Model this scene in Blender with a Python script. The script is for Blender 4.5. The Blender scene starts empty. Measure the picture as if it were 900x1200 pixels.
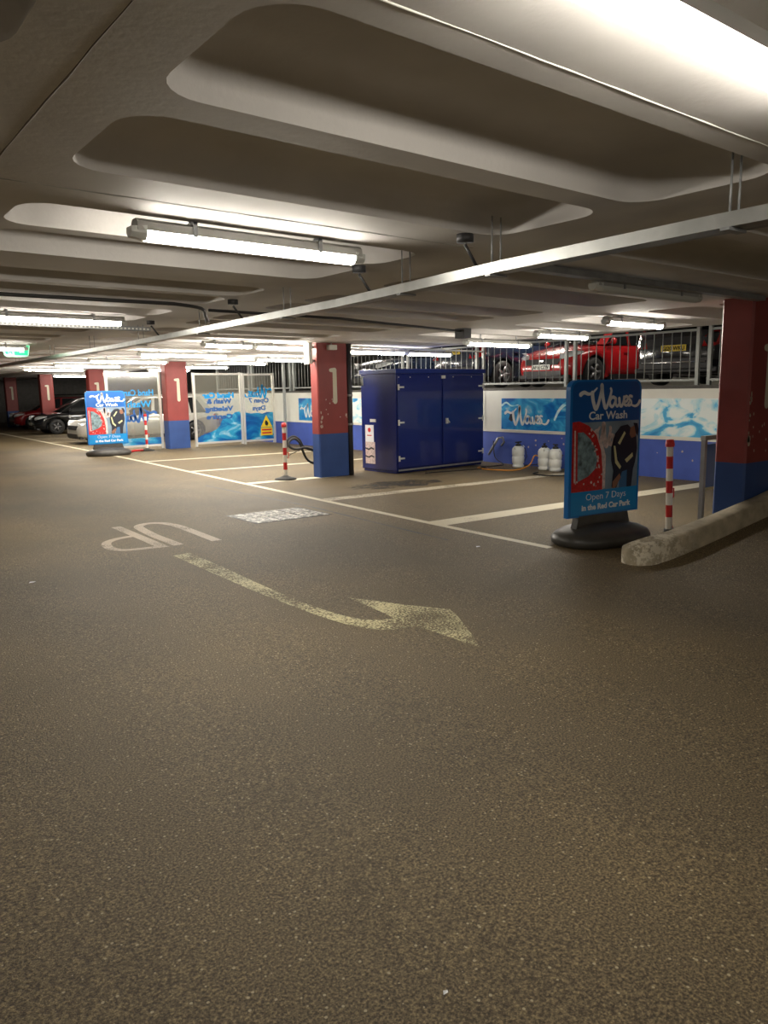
import bpy, bmesh, math, random
from mathutils import Vector, Matrix
random.seed(7)
sc = bpy.context.scene
COL = sc.collection
PI = math.pi

# ------------------------------------------------------------------ camera
# world: X runs across the bays towards the car-wash wall, Y runs along the lane, Z up
yaw, pit, rol = 0.651887, 0.161469, -0.01733
F = Vector((math.sin(yaw), math.cos(yaw), 0)); Rr = Vector((math.cos(yaw), -math.sin(yaw), 0)); U = Vector((0, 0, 1))
F2 = F*math.cos(pit) - U*math.sin(pit); U2 = U*math.cos(pit) + F*math.sin(pit)
R2 = Rr*math.cos(rol) + U2*math.sin(rol); U3 = U2*math.cos(rol) - Rr*math.sin(rol)
cam_d = bpy.data.cameras.new('camera'); cam = bpy.data.objects.new('camera', cam_d); COL.objects.link(cam)
M = Matrix((R2, U3, -F2)).transposed().to_4x4(); M.translation = Vector((0, 0, 1.58)); cam.matrix_world = M
cam_d.sensor_fit = 'HORIZONTAL'; cam_d.sensor_width = 36; cam_d.lens = 36*893.2/900; cam_d.clip_start = .02; cam_d.clip_end = 300
sc.camera = cam
# ------------------------------------------------------------------ world and exposure
w = bpy.data.worlds.new('world'); sc.world = w; w.use_nodes = True
w.node_tree.nodes['Background'].inputs[0].default_value = (.8, .85, 1, 1)
w.node_tree.nodes['Background'].inputs[1].default_value = .03
sc.view_settings.view_transform = 'Standard'; sc.view_settings.look = 'None'
sc.view_settings.gamma = 1; sc.view_settings.use_curve_mapping = False
sc.view_settings.exposure = 2.5
LAMP = 14.0
LAMPCOL = (1.0, .93, .81)

# ------------------------------------------------------------------ materials
def mat(name, col, rough=.5, metal=0, var=0, vscale=6, bump=0, bscale=60, spec=.5, coat=0):
    m = bpy.data.materials.new(name); m.use_nodes = True; nt = m.node_tree; b = nt.nodes['Principled BSDF']
    b.inputs['Base Color'].default_value = (*col, 1); b.inputs['Roughness'].default_value = rough
    b.inputs['Metallic'].default_value = metal; b.inputs['Specular IOR Level'].default_value = spec
    b.inputs['Coat Weight'].default_value = coat
    if var or bump: tc = nt.nodes.new('ShaderNodeTexCoord')
    if var:
        n = nt.nodes.new('ShaderNodeTexNoise'); n.inputs['Scale'].default_value = vscale; n.inputs['Detail'].default_value = 6
        r = nt.nodes.new('ShaderNodeValToRGB'); r.color_ramp.elements[0].position = .3; r.color_ramp.elements[1].position = .7
        r.color_ramp.elements[0].color = (*[c*(1-var) for c in col], 1); r.color_ramp.elements[1].color = (*[min(1, c*(1+var)) for c in col], 1)
        nt.links.new(tc.outputs['Object'], n.inputs['Vector']); nt.links.new(n.outputs['Fac'], r.inputs[0]); nt.links.new(r.outputs[0], b.inputs['Base Color'])
    if bump:
        n2 = nt.nodes.new('ShaderNodeTexNoise'); n2.inputs['Scale'].default_value = bscale; n2.inputs['Detail'].default_value = 4
        bp = nt.nodes.new('ShaderNodeBump'); bp.inputs['Strength'].default_value = bump; bp.inputs['Distance'].default_value = .01
        nt.links.new(tc.outputs['Object'], n2.inputs['Vector']); nt.links.new(n2.outputs['Fac'], bp.inputs['Height']); nt.links.new(bp.outputs[0], b.inputs['Normal'])
    return m

def emis(name, col, s):
    m = bpy.data.materials.new(name); m.use_nodes = True; nt = m.node_tree
    b = nt.nodes['Principled BSDF']; b.inputs['Base Color'].default_value = (*col, 1)
    b.inputs['Emission Color'].default_value = (*col, 1); b.inputs['Emission Strength'].default_value = s
    return m

def asphalt():
    m = bpy.data.materials.new('asphalt'); m.use_nodes = True; nt = m.node_tree; N = nt.nodes; Lk = nt.links.new
    b = N['Principled BSDF']; tc = N.new('ShaderNodeTexCoord')
    n1 = N.new('ShaderNodeTexNoise'); n1.inputs['Scale'].default_value = 110; n1.inputs['Detail'].default_value = 5; n1.inputs['Roughness'].default_value = .7
    Lk(tc.outputs['Object'], n1.inputs['Vector'])
    r1 = N.new('ShaderNodeValToRGB'); e = r1.color_ramp.elements
    e[0].position = .38; e[0].color = (.038, .026, .011, 1); e[1].position = .68; e[1].color = (.42, .33, .17, 1)
    k = e.new(.52); k.color = (.160, .120, .062, 1)
    Lk(n1.outputs['Fac'], r1.inputs[0])
    # pale stone chips
    v = N.new('ShaderNodeTexVoronoi'); v.inputs['Scale'].default_value = 55; Lk(tc.outputs['Object'], v.inputs['Vector'])
    lt = N.new('ShaderNodeMath'); lt.operation = 'LESS_THAN'; lt.inputs[1].default_value = .26; Lk(v.outputs['Distance'], lt.inputs[0])
    sp = N.new('ShaderNodeSeparateColor'); Lk(v.outputs['Color'], sp.inputs[0])
    gt = N.new('ShaderNodeMath'); gt.operation = 'GREATER_THAN'; gt.inputs[1].default_value = .90; Lk(sp.outputs[0], gt.inputs[0])
    mu = N.new('ShaderNodeMath'); mu.operation = 'MULTIPLY'; Lk(lt.outputs[0], mu.inputs[0]); Lk(gt.outputs[0], mu.inputs[1])
    mx = N.new('ShaderNodeMix'); mx.data_type = 'RGBA'; Lk(mu.outputs[0], mx.inputs[0]); Lk(r1.outputs[0], mx.inputs[6]); mx.inputs[7].default_value = (.50, .43, .28, 1)
    # worn and grimy patches
    n2 = N.new('ShaderNodeTexNoise'); n2.inputs['Scale'].default_value = .55; n2.inputs['Detail'].default_value = 5; Lk(tc.outputs['Object'], n2.inputs['Vector'])
    r2 = N.new('ShaderNodeValToRGB'); r2.color_ramp.elements[0].position = .3; r2.color_ramp.elements[0].color = (.74, .74, .76, 1)
    r2.color_ramp.elements[1].position = .7; r2.color_ramp.elements[1].color = (1.16, 1.13, 1.08, 1); Lk(n2.outputs['Fac'], r2.inputs[0])
    mm = N.new('ShaderNodeMix'); mm.data_type = 'RGBA'; mm.blend_type = 'MULTIPLY'; mm.inputs[0].default_value = 1
    Lk(mx.outputs[2], mm.inputs[6]); Lk(r2.outputs[0], mm.inputs[7]); Lk(mm.outputs[2], b.inputs['Base Color'])
    b.inputs['Roughness'].default_value = .62; b.inputs['Specular IOR Level'].default_value = .45
    bp = N.new('ShaderNodeBump'); bp.inputs['Strength'].default_value = .8; bp.inputs['Distance'].default_value = .008
    Lk(n1.outputs['Fac'], bp.inputs['Height']); Lk(bp.outputs[0], b.inputs['Normal'])
    return m

def roadpaint(name, col, wear, scale=70):
    """paint worn through to the asphalt in a fine speckle"""
    m = bpy.data.materials.new(name); m.use_nodes = True; nt = m.node_tree; N = nt.nodes; Lk = nt.links.new
    b = N['Principled BSDF']; b.inputs['Base Color'].default_value = (*col, 1); b.inputs['Roughness'].default_value = .6
    tc = N.new('ShaderNodeTexCoord'); n = N.new('ShaderNodeTexNoise'); n.inputs['Scale'].default_value = scale; n.inputs['Detail'].default_value = 4
    n.inputs['Roughness'].default_value = .7
    n3 = N.new('ShaderNodeTexNoise'); n3.inputs['Scale'].default_value = 2.2; n3.inputs['Detail'].default_value = 5
    Lk(tc.outputs['Object'], n.inputs['Vector']); Lk(tc.outputs['Object'], n3.inputs['Vector'])
    ad = N.new('ShaderNodeMath'); ad.operation = 'MULTIPLY_ADD'; ad.inputs[1].default_value = .45; Lk(n3.outputs['Fac'], ad.inputs[0]); Lk(n.outputs['Fac'], ad.inputs[2])
    r = N.new('ShaderNodeValToRGB'); r.color_ramp.elements[0].position = wear-.05; r.color_ramp.elements[1].position = wear+.05
    r.color_ramp.elements[0].color = (0, 0, 0, 1); Lk(ad.outputs[0], r.inputs[0]); Lk(r.outputs[0], b.inputs['Alpha'])
    return m

def wavemat(name, seed=0, foam=.5, deep=(.0, .07, .32), mid=(.0, .27, .62), lite=(.35, .78, .92)):
    """printed sea wave picture: blue water with white foam (object x,z)"""
    m = bpy.data.materials.new(name); m.use_nodes = True; nt = m.node_tree; N = nt.nodes; Lk = nt.links.new
    b = N['Principled BSDF']; b.inputs['Roughness'].default_value = .35
    tc = N.new('ShaderNodeTexCoord'); mp = N.new('ShaderNodeMapping'); mp.inputs['Location'].default_value = (seed, 0, 0)
    mp.inputs['Scale'].default_value = (1, 1, 1.6); Lk(tc.outputs['Object'], mp.inputs[0])
    n = N.new('ShaderNodeTexNoise'); n.inputs['Scale'].default_value = 1.9; n.inputs['Detail'].default_value = 7; n.inputs['Distortion'].default_value = 1.3
    Lk(mp.outputs[0], n.inputs['Vector'])
    r = N.new('ShaderNodeValToRGB'); e = r.color_ramp.elements
    e[0].position = .28; e[0].color = (*deep, 1); e[1].position = .5+.35*(1-foam); e[1].color = (.85, .95, .97, 1)
    k = e.new(.44); k.color = (*mid, 1); k = e.new(.44+.2*(1-foam)); k.color = (*lite, 1)
    Lk(n.outputs['Fac'], r.inputs[0]); Lk(r.outputs[0], b.inputs['Base Color'])
    return m

M_ = dict(
    asphalt=asphalt(),
    ceil=mat('painted_concrete', (.60, .578, .56), .7, var=.10, vscale=1.6, bump=.15, bscale=30),
    ceilseam=mat('ceiling_seam', (.22, .19, .17), .8),
    dark=mat('dark_concrete', (.10, .095, .09), .8, var=.2),
    cream=mat('cream_wall', (.62, .60, .52), .7, var=.06),
    grey=mat('grey_block_wall', (.22, .21, .20), .8, var=.15),
    white=mat('white_wall_paint', (.80, .80, .74), .6, var=.04, vscale=3),
    bluew=mat('blue_wall_paint', (.06, .11, .46), .5, var=.10, vscale=3),
    red=mat('red_column_paint', (.27, .042, .038), .5, var=.12, vscale=3, bump=.1),
    blue=mat('blue_column_paint', (.028, .075, .26), .5, var=.12, vscale=3),
    chip=mat('chipped_plaster', (.62, .50, .42), .8),
    numeral=mat('cream_numeral_paint', (.68, .63, .50), .6),
    container=mat('blue_cabinet_paint', (.008, .017, .13), .25, coat=.4, var=.08, vscale=2),
    container2=mat('blue_cabinet_trim', (.010, .024, .16), .3),
    galv=mat('galvanised_steel', (.40, .41, .40), .42, metal=.75, var=.12, vscale=9),
    galvdull=mat('dull_steel', (.30, .31, .32), .5, metal=.5, var=.15, vscale=7),
    alu=mat('aluminium_frame', (.72, .71, .66), .35, metal=.35),
    rail=mat('grey_rail_paint', (.34, .36, .35), .45, metal=.15),
    darkpipe=mat('dark_pipe', (.035, .035, .038), .5),
    rubber=mat('black_rubber', (.022, .022, .022), .6),
    base=mat('grey_rubber_base', (.055, .052, .048), .38, var=.2, vscale=8),
    rimm=mat('alloy_wheel', (.35, .35, .36), .35, metal=.8),
    glass=mat('car_glass', (.012, .014, .016), .06, coat=.5),
    redcar=mat('red_car_paint', (.55, .012, .016), .25, coat=.8),
    darkred=mat('dark_red_car_paint', (.22, .008, .012), .3, coat=.8),
    blackcar=mat('black_car_paint', (.010, .011, .014), .18, coat=.8),
    bluecar=mat('dark_blue_car_paint', (.010, .018, .04), .2, coat=.8),
    silver=mat('silver_car_paint', (.58, .57, .53), .3, metal=.35, coat=.6),
    trimc=mat('black_car_trim', (.018, .018, .02), .5),
    lens=mat('headlight_lens', (.75, .78, .80), .15, coat=.5),
    redlens=mat('tail_light_lens', (.40, .01, .01), .15, coat=.5),
    chrome=mat('chrome', (.75, .75, .75), .15, metal=1),
    platew=mat('white_number_plate', (.85, .85, .80), .4),
    platey=mat('yellow_number_plate', (.85, .62, .04), .4),
    black=mat('black_print', (.012, .012, .014), .5),
    sblue=mat('sign_blue', (.008, .095, .36), .3),
    sblue2=mat('sign_cyan', (.005, .25, .62), .3),
    sedge=mat('sign_edge_blue', (.005, .17, .55), .35),
    swhite=mat('sign_white', (.80, .82, .84), .4),
    sred=mat('picture_red', (.50, .02, .02), .35, var=.25, vscale=30),
    sfoam=mat('picture_foam', (.62, .50, .48), .5, var=.3, vscale=25),
    sglass=mat('picture_window', (.17, .25, .28), .3, var=.7, vscale=16),
    ssky=mat('picture_backdrop', (.20, .27, .34), .4, var=.35, vscale=3),
    sskin=mat('picture_skin', (.26, .12, .07), .5),
    shiv=mat('picture_pale_stripe', (.62, .60, .33), .5),
    sjean=mat('picture_jeans', (.04, .14, .32), .5),
    sdark=mat('picture_overall', (.010, .014, .03), .5),
    bred=mat('bollard_red', (.55, .02, .02), .4),
    bwhite=mat('bollard_white', (.80, .76, .68), .4),
    tank=mat('white_tank_plastic', (.82, .84, .80), .35),
    hosey=mat('orange_hose', (.65, .28, .03), .4),
    kerb=mat('kerb_concrete', (.44, .38, .27), .85, var=.3, vscale=7, bump=.5, bscale=25),
    yellow=mat('warning_yellow', (.85, .62, .02), .4),
    letterc=mat('cyan_lettering', (.0, .36, .85), .4),
    letterb=mat('blue_lettering', (.02, .12, .42), .4),
    green=emis('exit_green', (.005, .42, .16), .30),
    exitw=emis('exit_white', (.35, .75, .50), .15),
    lamp=emis('lamp_diffuser', LAMPCOL, LAMP),
    lamp3=emis('dimmed_diffuser', LAMPCOL, LAMP*.6),  # same lamp type, dimmed to curb the glare on the near ceiling
    lamp2=emis('bright_diffuser', LAMPCOL, LAMP*1.9),  # stronger diffuser for the lamps over the wash bays
    lampoff=mat('unlit_diffuser', (.62, .64, .62), .4),
    lampbody=mat('lamp_housing', (.42, .42, .40), .5),
    line=roadpaint('white_line_paint', (.72, .66, .50), .56),
    lineold=roadpaint('old_line_paint', (.56, .50, .38), .66, 40),
    up=roadpaint('faded_paint', (.54, .45, .34), .63),
    arrow=roadpaint('arrow_paint', (.72, .66, .38), .73, 60),
    wave1=wavemat('wave_print', 3.1, .08, (.0, .07, .36), (.0, .17, .55), (.05, .42, .75)), wave2=wavemat('foam_wave_print', 8.4, .85, (.01, .22, .62), (.10, .52, .85), (.45, .80, .92)),
    wave3=wavemat('screen_wave_print', 1.2, .05, (.0, .05, .28), (.0, .13, .42), (.03, .36, .62)),
)
def screenglass():
    m = bpy.data.materials.new('clear_screen'); m.use_nodes = True; nt = m.node_tree; N = nt.nodes
    for n in list(N): N.remove(n)
    o = N.new('ShaderNodeOutputMaterial'); t = N.new('ShaderNodeBsdfTransparent'); t.inputs[0].default_value = (.86, .87, .85, 1)
    g = N.new('ShaderNodeBsdfGlossy'); g.inputs['Roughness'].default_value = .08; d = N.new('ShaderNodeBsdfDiffuse'); d.inputs[0].default_value = (.7, .68, .6, 1)
    a = N.new('ShaderNodeMixShader'); a.inputs[0].default_value = .12; c = N.new('ShaderNodeMixShader'); c.inputs[0].default_value = .07
    nt.links.new(t.outputs[0], a.inputs[1]); nt.links.new(d.outputs[0], a.inputs[2]); nt.links.new(a.outputs[0], c.inputs[1]); nt.links.new(g.outputs[0], c.inputs[2]); nt.links.new(c.outputs[0], o.inputs[0])
    return m
M_['screen'] = screenglass()
def ironmat():
    m = mat('worn_iron', (.1, .1, .1), .5); nt = m.node_tree; N = nt.nodes; Lk = nt.links.new
    tc = N.new('ShaderNodeTexCoord'); n = N.new('ShaderNodeTexNoise'); n.inputs['Scale'].default_value = 11; n.inputs['Detail'].default_value = 8; n.inputs['Roughness'].default_value = .75
    Lk(tc.outputs['Object'], n.inputs['Vector']); r = N.new('ShaderNodeValToRGB'); r.color_ramp.elements[0].position = .49; r.color_ramp.elements[0].color = (.018, .016, .012, 1)
    r.color_ramp.elements[1].position = .56; r.color_ramp.elements[1].color = (.62, .60, .52, 1); Lk(n.outputs['Fac'], r.inputs[0]); Lk(r.outputs[0], N['Principled BSDF'].inputs['Base Color'])
    return m
M_['iron'] = ironmat()

# ------------------------------------------------------------------ helpers
def tag(o, label=None, cat=None, group=None, kind=None):
    if label: o['label'] = label
    if cat: o['category'] = cat
    if group: o['group'] = group
    if kind: o['kind'] = kind
    return o
def empty(name, loc, label, cat, group=None, rz=0):
    o = bpy.data.objects.new(name, None); COL.objects.link(o); o.location = loc; o.rotation_euler = (0, 0, rz); o.empty_display_size = .1
    return tag(o, label, cat, group)
def copy_tree(o, parent=None):
    c = o.copy(); COL.objects.link(c)
    if parent: c.parent = parent
    for ch in list(o.children): copy_tree(ch, c)
    return c
class MB:
    def __init__(s): s.v = []; s.f = []; s.m = []; s.sm = []
    def add(s, vs, fs, mi=0, smooth=False):
        o = len(s.v); s.v += [tuple(v) for v in vs]
        for f in fs: s.f.append([o+i for i in f]); s.m.append(mi); s.sm.append(smooth)
        return s
    def box(s, x0, x1, y0, y1, z0, z1, mi=0):
        vs = [(x, y, z) for z in (z0, z1) for y in (y0, y1) for x in (x0, x1)]
        return s.add(vs, [(0, 2, 3, 1), (4, 5, 7, 6), (0, 1, 5, 4), (2, 6, 7, 3), (0, 4, 6, 2), (1, 3, 7, 5)], mi)
    def sbox(s, x0, x1, y0, y1, z0, z1, mi=0, sl=-.01):
        """box whose z follows the deck's fall"""
        n = len(s.v); s.box(x0, x1, y0, y1, z0, z1, mi)
        for i in range(n, len(s.v)): v = s.v[i]; s.v[i] = (v[0], v[1], v[2]+sl*v[0])
        return s
    def tube(s, path, r, n=8, mi=0, closed=False, rs=None):
        P = [Vector(p) for p in path]; k = len(P); rings = []
        up = None
        for i, p in enumerate(P):
            if closed: d = P[(i+1) % k]-P[i-1]
            else: d = P[min(i+1, k-1)]-P[max(i-1, 0)]
            d = d.normalized() if d.length > 1e-9 else Vector((0, 0, 1))
            if up is None: up = d.orthogonal().normalized()
            up = (up-d*up.dot(d)); up = up.normalized() if up.length > 1e-6 else d.orthogonal().normalized()
            s2 = d.cross(up); rr = rs[i] if rs else r
            rings.append([p+(up*math.cos(2*PI*a/n)+s2*math.sin(2*PI*a/n))*rr for a in range(n)])
        vs = [v for rg in rings for v in rg]; fs = []
        for i in range(k if closed else k-1):
            for a in range(n):
                j = (i+1) % k; b = (a+1) % n; fs.append((i*n+a, i*n+b, j*n+b, j*n+a))
        if not closed: fs += [tuple(range(n))[::-1], tuple((k-1)*n+a for a in range(n))]
        return s.add(vs, fs, mi, True)
    def lathe(s, prof, n=24, mi=0, c=(0, 0, 0), axis='z'):
        vs = []; k = len(prof)
        for i in range(n):
            a = 2*PI*i/n
            for r, z in prof:
                x, y = r*math.cos(a), r*math.sin(a)
                vs.append((c[0]+x, c[1]+y, c[2]+z) if axis == 'z' else (c[0]+x, c[1]+z, c[2]+y))
        fs = [(i*k+j, ((i+1) % n)*k+j, ((i+1) % n)*k+j+1, i*k+j+1) for i in range(n) for j in range(k-1)]
        return s.add(vs, fs, mi, True)
    def poly(s, pts, y, th=0, mi=0, mp=None):
        """flat polygon in local x,z at depth y (extruded by th towards +y)"""
        n = len(pts); mp = mp or (lambda x, z, d: (x, d, z))
        vs = [mp(x, z, y) for x, z in pts]
        if not th: return s.add(vs, [tuple(range(n))], mi)
        vs += [mp(x, z, y+th) for x, z in pts]
        return s.add(vs, [tuple(range(n)), tuple(range(2*n-1, n-1, -1))]+[(i, i+n, (i+1) % n+n, (i+1) % n) for i in range(n)], mi)
    def build(s, name, mats, parent=None, loc=None, smooth=None, bevel=0):
        me = bpy.data.meshes.new(name); me.from_pydata(s.v, [], s.f)
        if not isinstance(mats, (list, tuple)): mats = [mats]
        for m in mats: me.materials.append(m if not isinstance(m, str) else M_[m])
        for p, mi, sm in zip(me.polygons, s.m, s.sm): p.material_index = mi; p.use_smooth = sm if smooth is None else smooth
        bm = bmesh.new(); bm.from_mesh(me)
        bmesh.ops.recalc_face_normals(bm, faces=bm.faces); bm.to_mesh(me); bm.free()
        o = bpy.data.objects.new(name, me); COL.objects.link(o)
        if parent: o.parent = parent
        if loc: o.location = loc
        if bevel:
            b = o.modifiers.new('bevel', 'BEVEL'); b.width = bevel; b.segments = 2; b.limit_method = 'ANGLE'
        return o
def structure(o): o['kind'] = 'structure'; return o
def smoothpath(pts, sub=6, closed=False):
    P = [Vector(p) for p in pts]; n = len(P); out = []
    rng = range(n) if closed else range(n-1)
    for i in rng:
        if closed: a, b, c, d = P[i-1], P[i], P[(i+1) % n], P[(i+2) % n]
        else: a, b, c, d = P[max(i-1, 0)], P[i], P[i+1], P[min(i+2, n-1)]
        for k in range(sub):
            t = k/sub
            out.append(.5*((2*b)+(-a+c)*t+(2*a-5*b+4*c-d)*t*t+(-a+3*b-3*c+d)*t**3))
    if not closed: out.append(P[-1])
    return out
def stroke(mb, pts, w0, w1=None, y=0, mi=0, mp=None, sub=5, mirror=False):
    """a painted brush stroke with round ends: flat ribbon in local x,z"""
    w1 = w0 if w1 is None else w1
    P = smoothpath([(p[0], p[1], 0) for p in pts], sub); n = len(P); mp = mp or (lambda x, z, d: (x, d, z))
    Lf, Rt = [], []
    for i, p in enumerate(P):
        d = (P[min(i+1, n-1)]-P[max(i-1, 0)]); d = d.normalized() if d.length > 1e-9 else Vector((1, 0, 0)); q = Vector((-d.y, d.x, 0))
        w = w0+(w1-w0)*i/(n-1); Lf.append(p+q*w/2); Rt.append(p-q*w/2)
    vs = [mp(p.x, p.y, y) for p in Lf+Rt]
    mb.add(vs, [(i, i+1, n+i+1, n+i) for i in range(n-1)], mi)
    for p, w in ((P[0], w0), (P[-1], w1)):
        mb.add([mp(p.x+math.cos(a*PI/5)*w/2, p.y+math.sin(a*PI/5)*w/2, y+.0004) for a in range(10)], [tuple(range(10))], mi)
def text_mesh(txt, size, bold=0, shear=0, depth=.001, sx=1.0):
    cu = bpy.data.curves.new('lettering', 'FONT'); cu.body = txt; cu.size = size; cu.align_x = 'CENTER'; cu.align_y = 'BOTTOM_BASELINE'
    cu.offset = bold; cu.shear = shear; cu.extrude = depth; cu.resolution_u = 3
    o = bpy.data.objects.new('t', cu); COL.objects.link(o); dg = bpy.context.evaluated_depsgraph_get(); me = bpy.data.meshes.new_from_object(o.evaluated_get(dg))
    bpy.data.objects.remove(o); 
    return me
def text(mb, txt, x, z, size, y=0, mi=0, bold=0, shear=0, sx=1.0, mirror=False, width=None):
    me = text_mesh(txt, size, bold, shear)
    xs = [v.co.x for v in me.vertices]; wd = max(xs)-min(xs); cx = (max(xs)+min(xs))/2
    if width: sx = width/wd
    g = -1 if mirror else 1
    mb.add([(x+g*(v.co.x-cx)*sx, y-v.co.z, z+v.co.y) for v in me.vertices], [tuple(p.vertices) for p in me.polygons], mi)
WAVES = [  # brush strokes of the script word, in a box 0..375 wide, y down
    ([(0, 62), (20, 50), (48, 60), (72, 52), (98, 26)], 20, 8),
    ([(70, 54), (76, 100), (90, 146), (99, 146), (112, 108), (124, 50), (130, 12)], 21, 15),
    ([(128, 10), (132, 60), (144, 120), (152, 146), (162, 140), (178, 90), (188, 46), (184, 30)], 21, 12),
    ([(217, 92), (197, 82), (180, 104), (184, 132), (198, 140), (212, 118), (218, 90), (218, 122), (228, 140), (240, 126)], 15, 12),
    ([(240, 92), (246, 132), (258, 138), (268, 108), (270, 82)], 16, 12),
    ([(273, 116), (290, 108), (295, 88), (282, 80), (271, 104), (276, 130), (292, 136), (304, 118)], 13, 12),
    ([(322, 82), (308, 78), (304, 96), (317, 110), (319, 128), (306, 138), (296, 132)], 13, 11),
    ([(318, 132), (342, 142), (362, 134), (375, 112)], 8, 17)]
def waves(mb, x0, z1, width, height, y=0, mi=0, mirror=False, thick=1.0):
    sx = width/375; sz = height/155
    for pts, a, b in WAVES:
        q = [((x0+width-px*sx) if mirror else (x0+px*sx), z1-py*sz) for px, py in pts]
        stroke(mb, q, a*sx*thick, b*sx*thick, y, mi)
def gz(x, y=99): # floor height
    z = -.01*x
    if y < 3.78: z += .165*max(0, x-6.35)
    return z

# ------------------------------------------------------------------ structure
mb = MB()
mb.add([(-9, 3.9, .09), (12.4, 3.9, -.124), (12.4, 50, -.124), (-9, 50, .09)], [(0, 1, 2, 3)])
mb.add([(-9, -10, .09), (6.0, -10, -.06), (6.0, 3.9, -.06), (-9, 3.9, .09)], [(0, 1, 2, 3)])
xs = [6.0, 6.15, 6.3, 6.45, 6.6, 6.8, 12.4]
rz = [0, .004, .016, .034, .056, .088, .088+.165*5.6]
for i in range(6):
    mb.add([(xs[i], -10, -.01*xs[i]+rz[i]), (xs[i+1], -10, -.01*xs[i+1]+rz[i+1]), (xs[i+1], 3.9, -.01*xs[i+1]+rz[i+1]), (xs[i], 3.9, -.01*xs[i]+rz[i])], [(0, 1, 2, 3)])
structure(mb.build('floor', 'asphalt'))

# ceiling: precast coffered deck, soffit at 2.5, pans .26 deep
def coffer_cell(mb, X0, X1, Y0, Y1, x0, x1, y0, y1, H=2.5, D=.165):
    r0 = .17; K = 6
    def ring(ins, rise):
        a0, a1, b0, b1 = x0+ins, x1-ins, y0+ins, y1-ins; r = max(.04, r0-ins*.35)
        r = min(r, (b1-b0)/2-.005)
        out = []
        for cx, cy, st in ((a1-r, b1-r, 0), (a0+r, b1-r, 90), (a0+r, b0+r, 180), (a1-r, b0+r, 270)):
            for k in range(K+1):
                t = math.radians(st+90*k/K); x = cx+r*math.cos(t); y = cy+r*math.sin(t); out.append((x, y, H+rise-.01*x))
        return out
    base = ring(0, 0); n = len(base); outer = []
    for i, (x, y, z) in enumerate(base):
        q = i//(K+1); k = i % (K+1)
        if q == 0: p = (X1, Y1) if k == K//2 else ((X1, y) if k < K//2 else (x, Y1))
        elif q == 1: p = (X0, Y1) if k == K//2 else ((x, Y1) if k < K//2 else (X0, y))
        elif q == 2: p = (X0, Y0) if k == K//2 else ((X0, y) if k < K//2 else (x, Y0))
        else: p = (X1, Y0) if k == K//2 else ((x, Y0) if k < K//2 else (X1, y))
        outer.append((p[0], p[1], H-.01*p[0]))
    o = len(mb.v)
    mb.add(outer+base, [(i, (i+1) % n, n+(i+1) % n, n+i) for i in range(n)], 0, False)
    hw = (y1-y0)/2
    prof = [(0, 0), (.004, .018), (.018, .08), (.034, .15), (.056, .20), (.085, .232), (.12, .252), (.16, .258)]
    prof = [(i, r*D/.26) for i, r in prof if i < hw-.03]
    rings = [ring(i, r) for i, r in prof]
    vs = [v for rg in rings for v in rg]; m = len(rings)
    mb.add(vs, [(j*n+i, j*n+(i+1) % n, (j+1)*n+(i+1) % n, (j+1)*n+i) for j in range(m-1) for i in range(n)]+[tuple((m-1)*n+i for i in range(n))], 0, True)
mb = MB()
ycof = [(.35, 1.30), (1.68, 2.42), (2.60, 3.38), (4.05, 4.62), (4.76, 5.50)]
y = 5.50+.65
while y < 49: ycof += [(y, y+.66), (y+.80, y+1.47)]; y += 2.12
yy = [(-1.5, -.05)]+[]
ycof = [(-9.6+2.1*i, -8.3+2.1*i) for i in range(4)]+[(-1.2, .1)]+ycof
xcof = [(-8.6, -5.9), (-5.5, -2.75), (-2.35, .56), (.97, 3.48), (4.15, 7.2), (8.1, 10.4)]
ye = [-10]+[(ycof[i][1]+ycof[i+1][0])/2 for i in range(len(ycof)-1)]+[50]
xe = [-9]+[(xcof[i][1]+xcof[i+1][0])/2 for i in range(len(xcof)-1)]+[10.7]
for i, (a, b) in enumerate(xcof):
    for j, (c, d) in enumerate(ycof):
        coffer_cell(mb, xe[i], xe[i+1], ye[j], ye[j+1], a, b, c, d)
mb.sbox(-9, 10.7, -10, 50, 2.75, 2.95); mb.sbox(10.66, 10.7, -10, 50, 2.5, 2.95)
structure(mb.build('ceiling', 'ceil'))
# seams between the precast units: thin raised mortar lines with broken edges
def seam(path, w, m, name='trim_1'):
    mb = MB(); pts = []
    for (x0, y0), (x1, y1) in zip(path[:-1], path[1:]):
        n = max(2, int(math.hypot(x1-x0, y1-y0)/.12))
        for k in range(n): pts.append((x0+(x1-x0)*k/n+random.uniform(-.002, .002), y0+(y1-y0)*k/n+random.uniform(-.002, .002)))
    pts.append(path[-1])
    mb.tube([(x, y, 2.5-.01*x) for x, y in pts], w, 5, rs=[w*random.uniform(.3, .75) for _ in pts])
    return structure(mb.build(name, m))
seam([(.74, -2), (.74, 24)], .006, 'ceilseam', 'trim_1')
seam([(.8, 1.56), (3.5, 1.56)], .006, 'white', 'trim_2')
seam([(.8, 3.72), (3.6, 3.72)], .006, 'lampbody', 'trim_3')
seam([(-2, 3.72), (.6, 3.72)], .005, 'ceilseam', 'trim_4')

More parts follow.
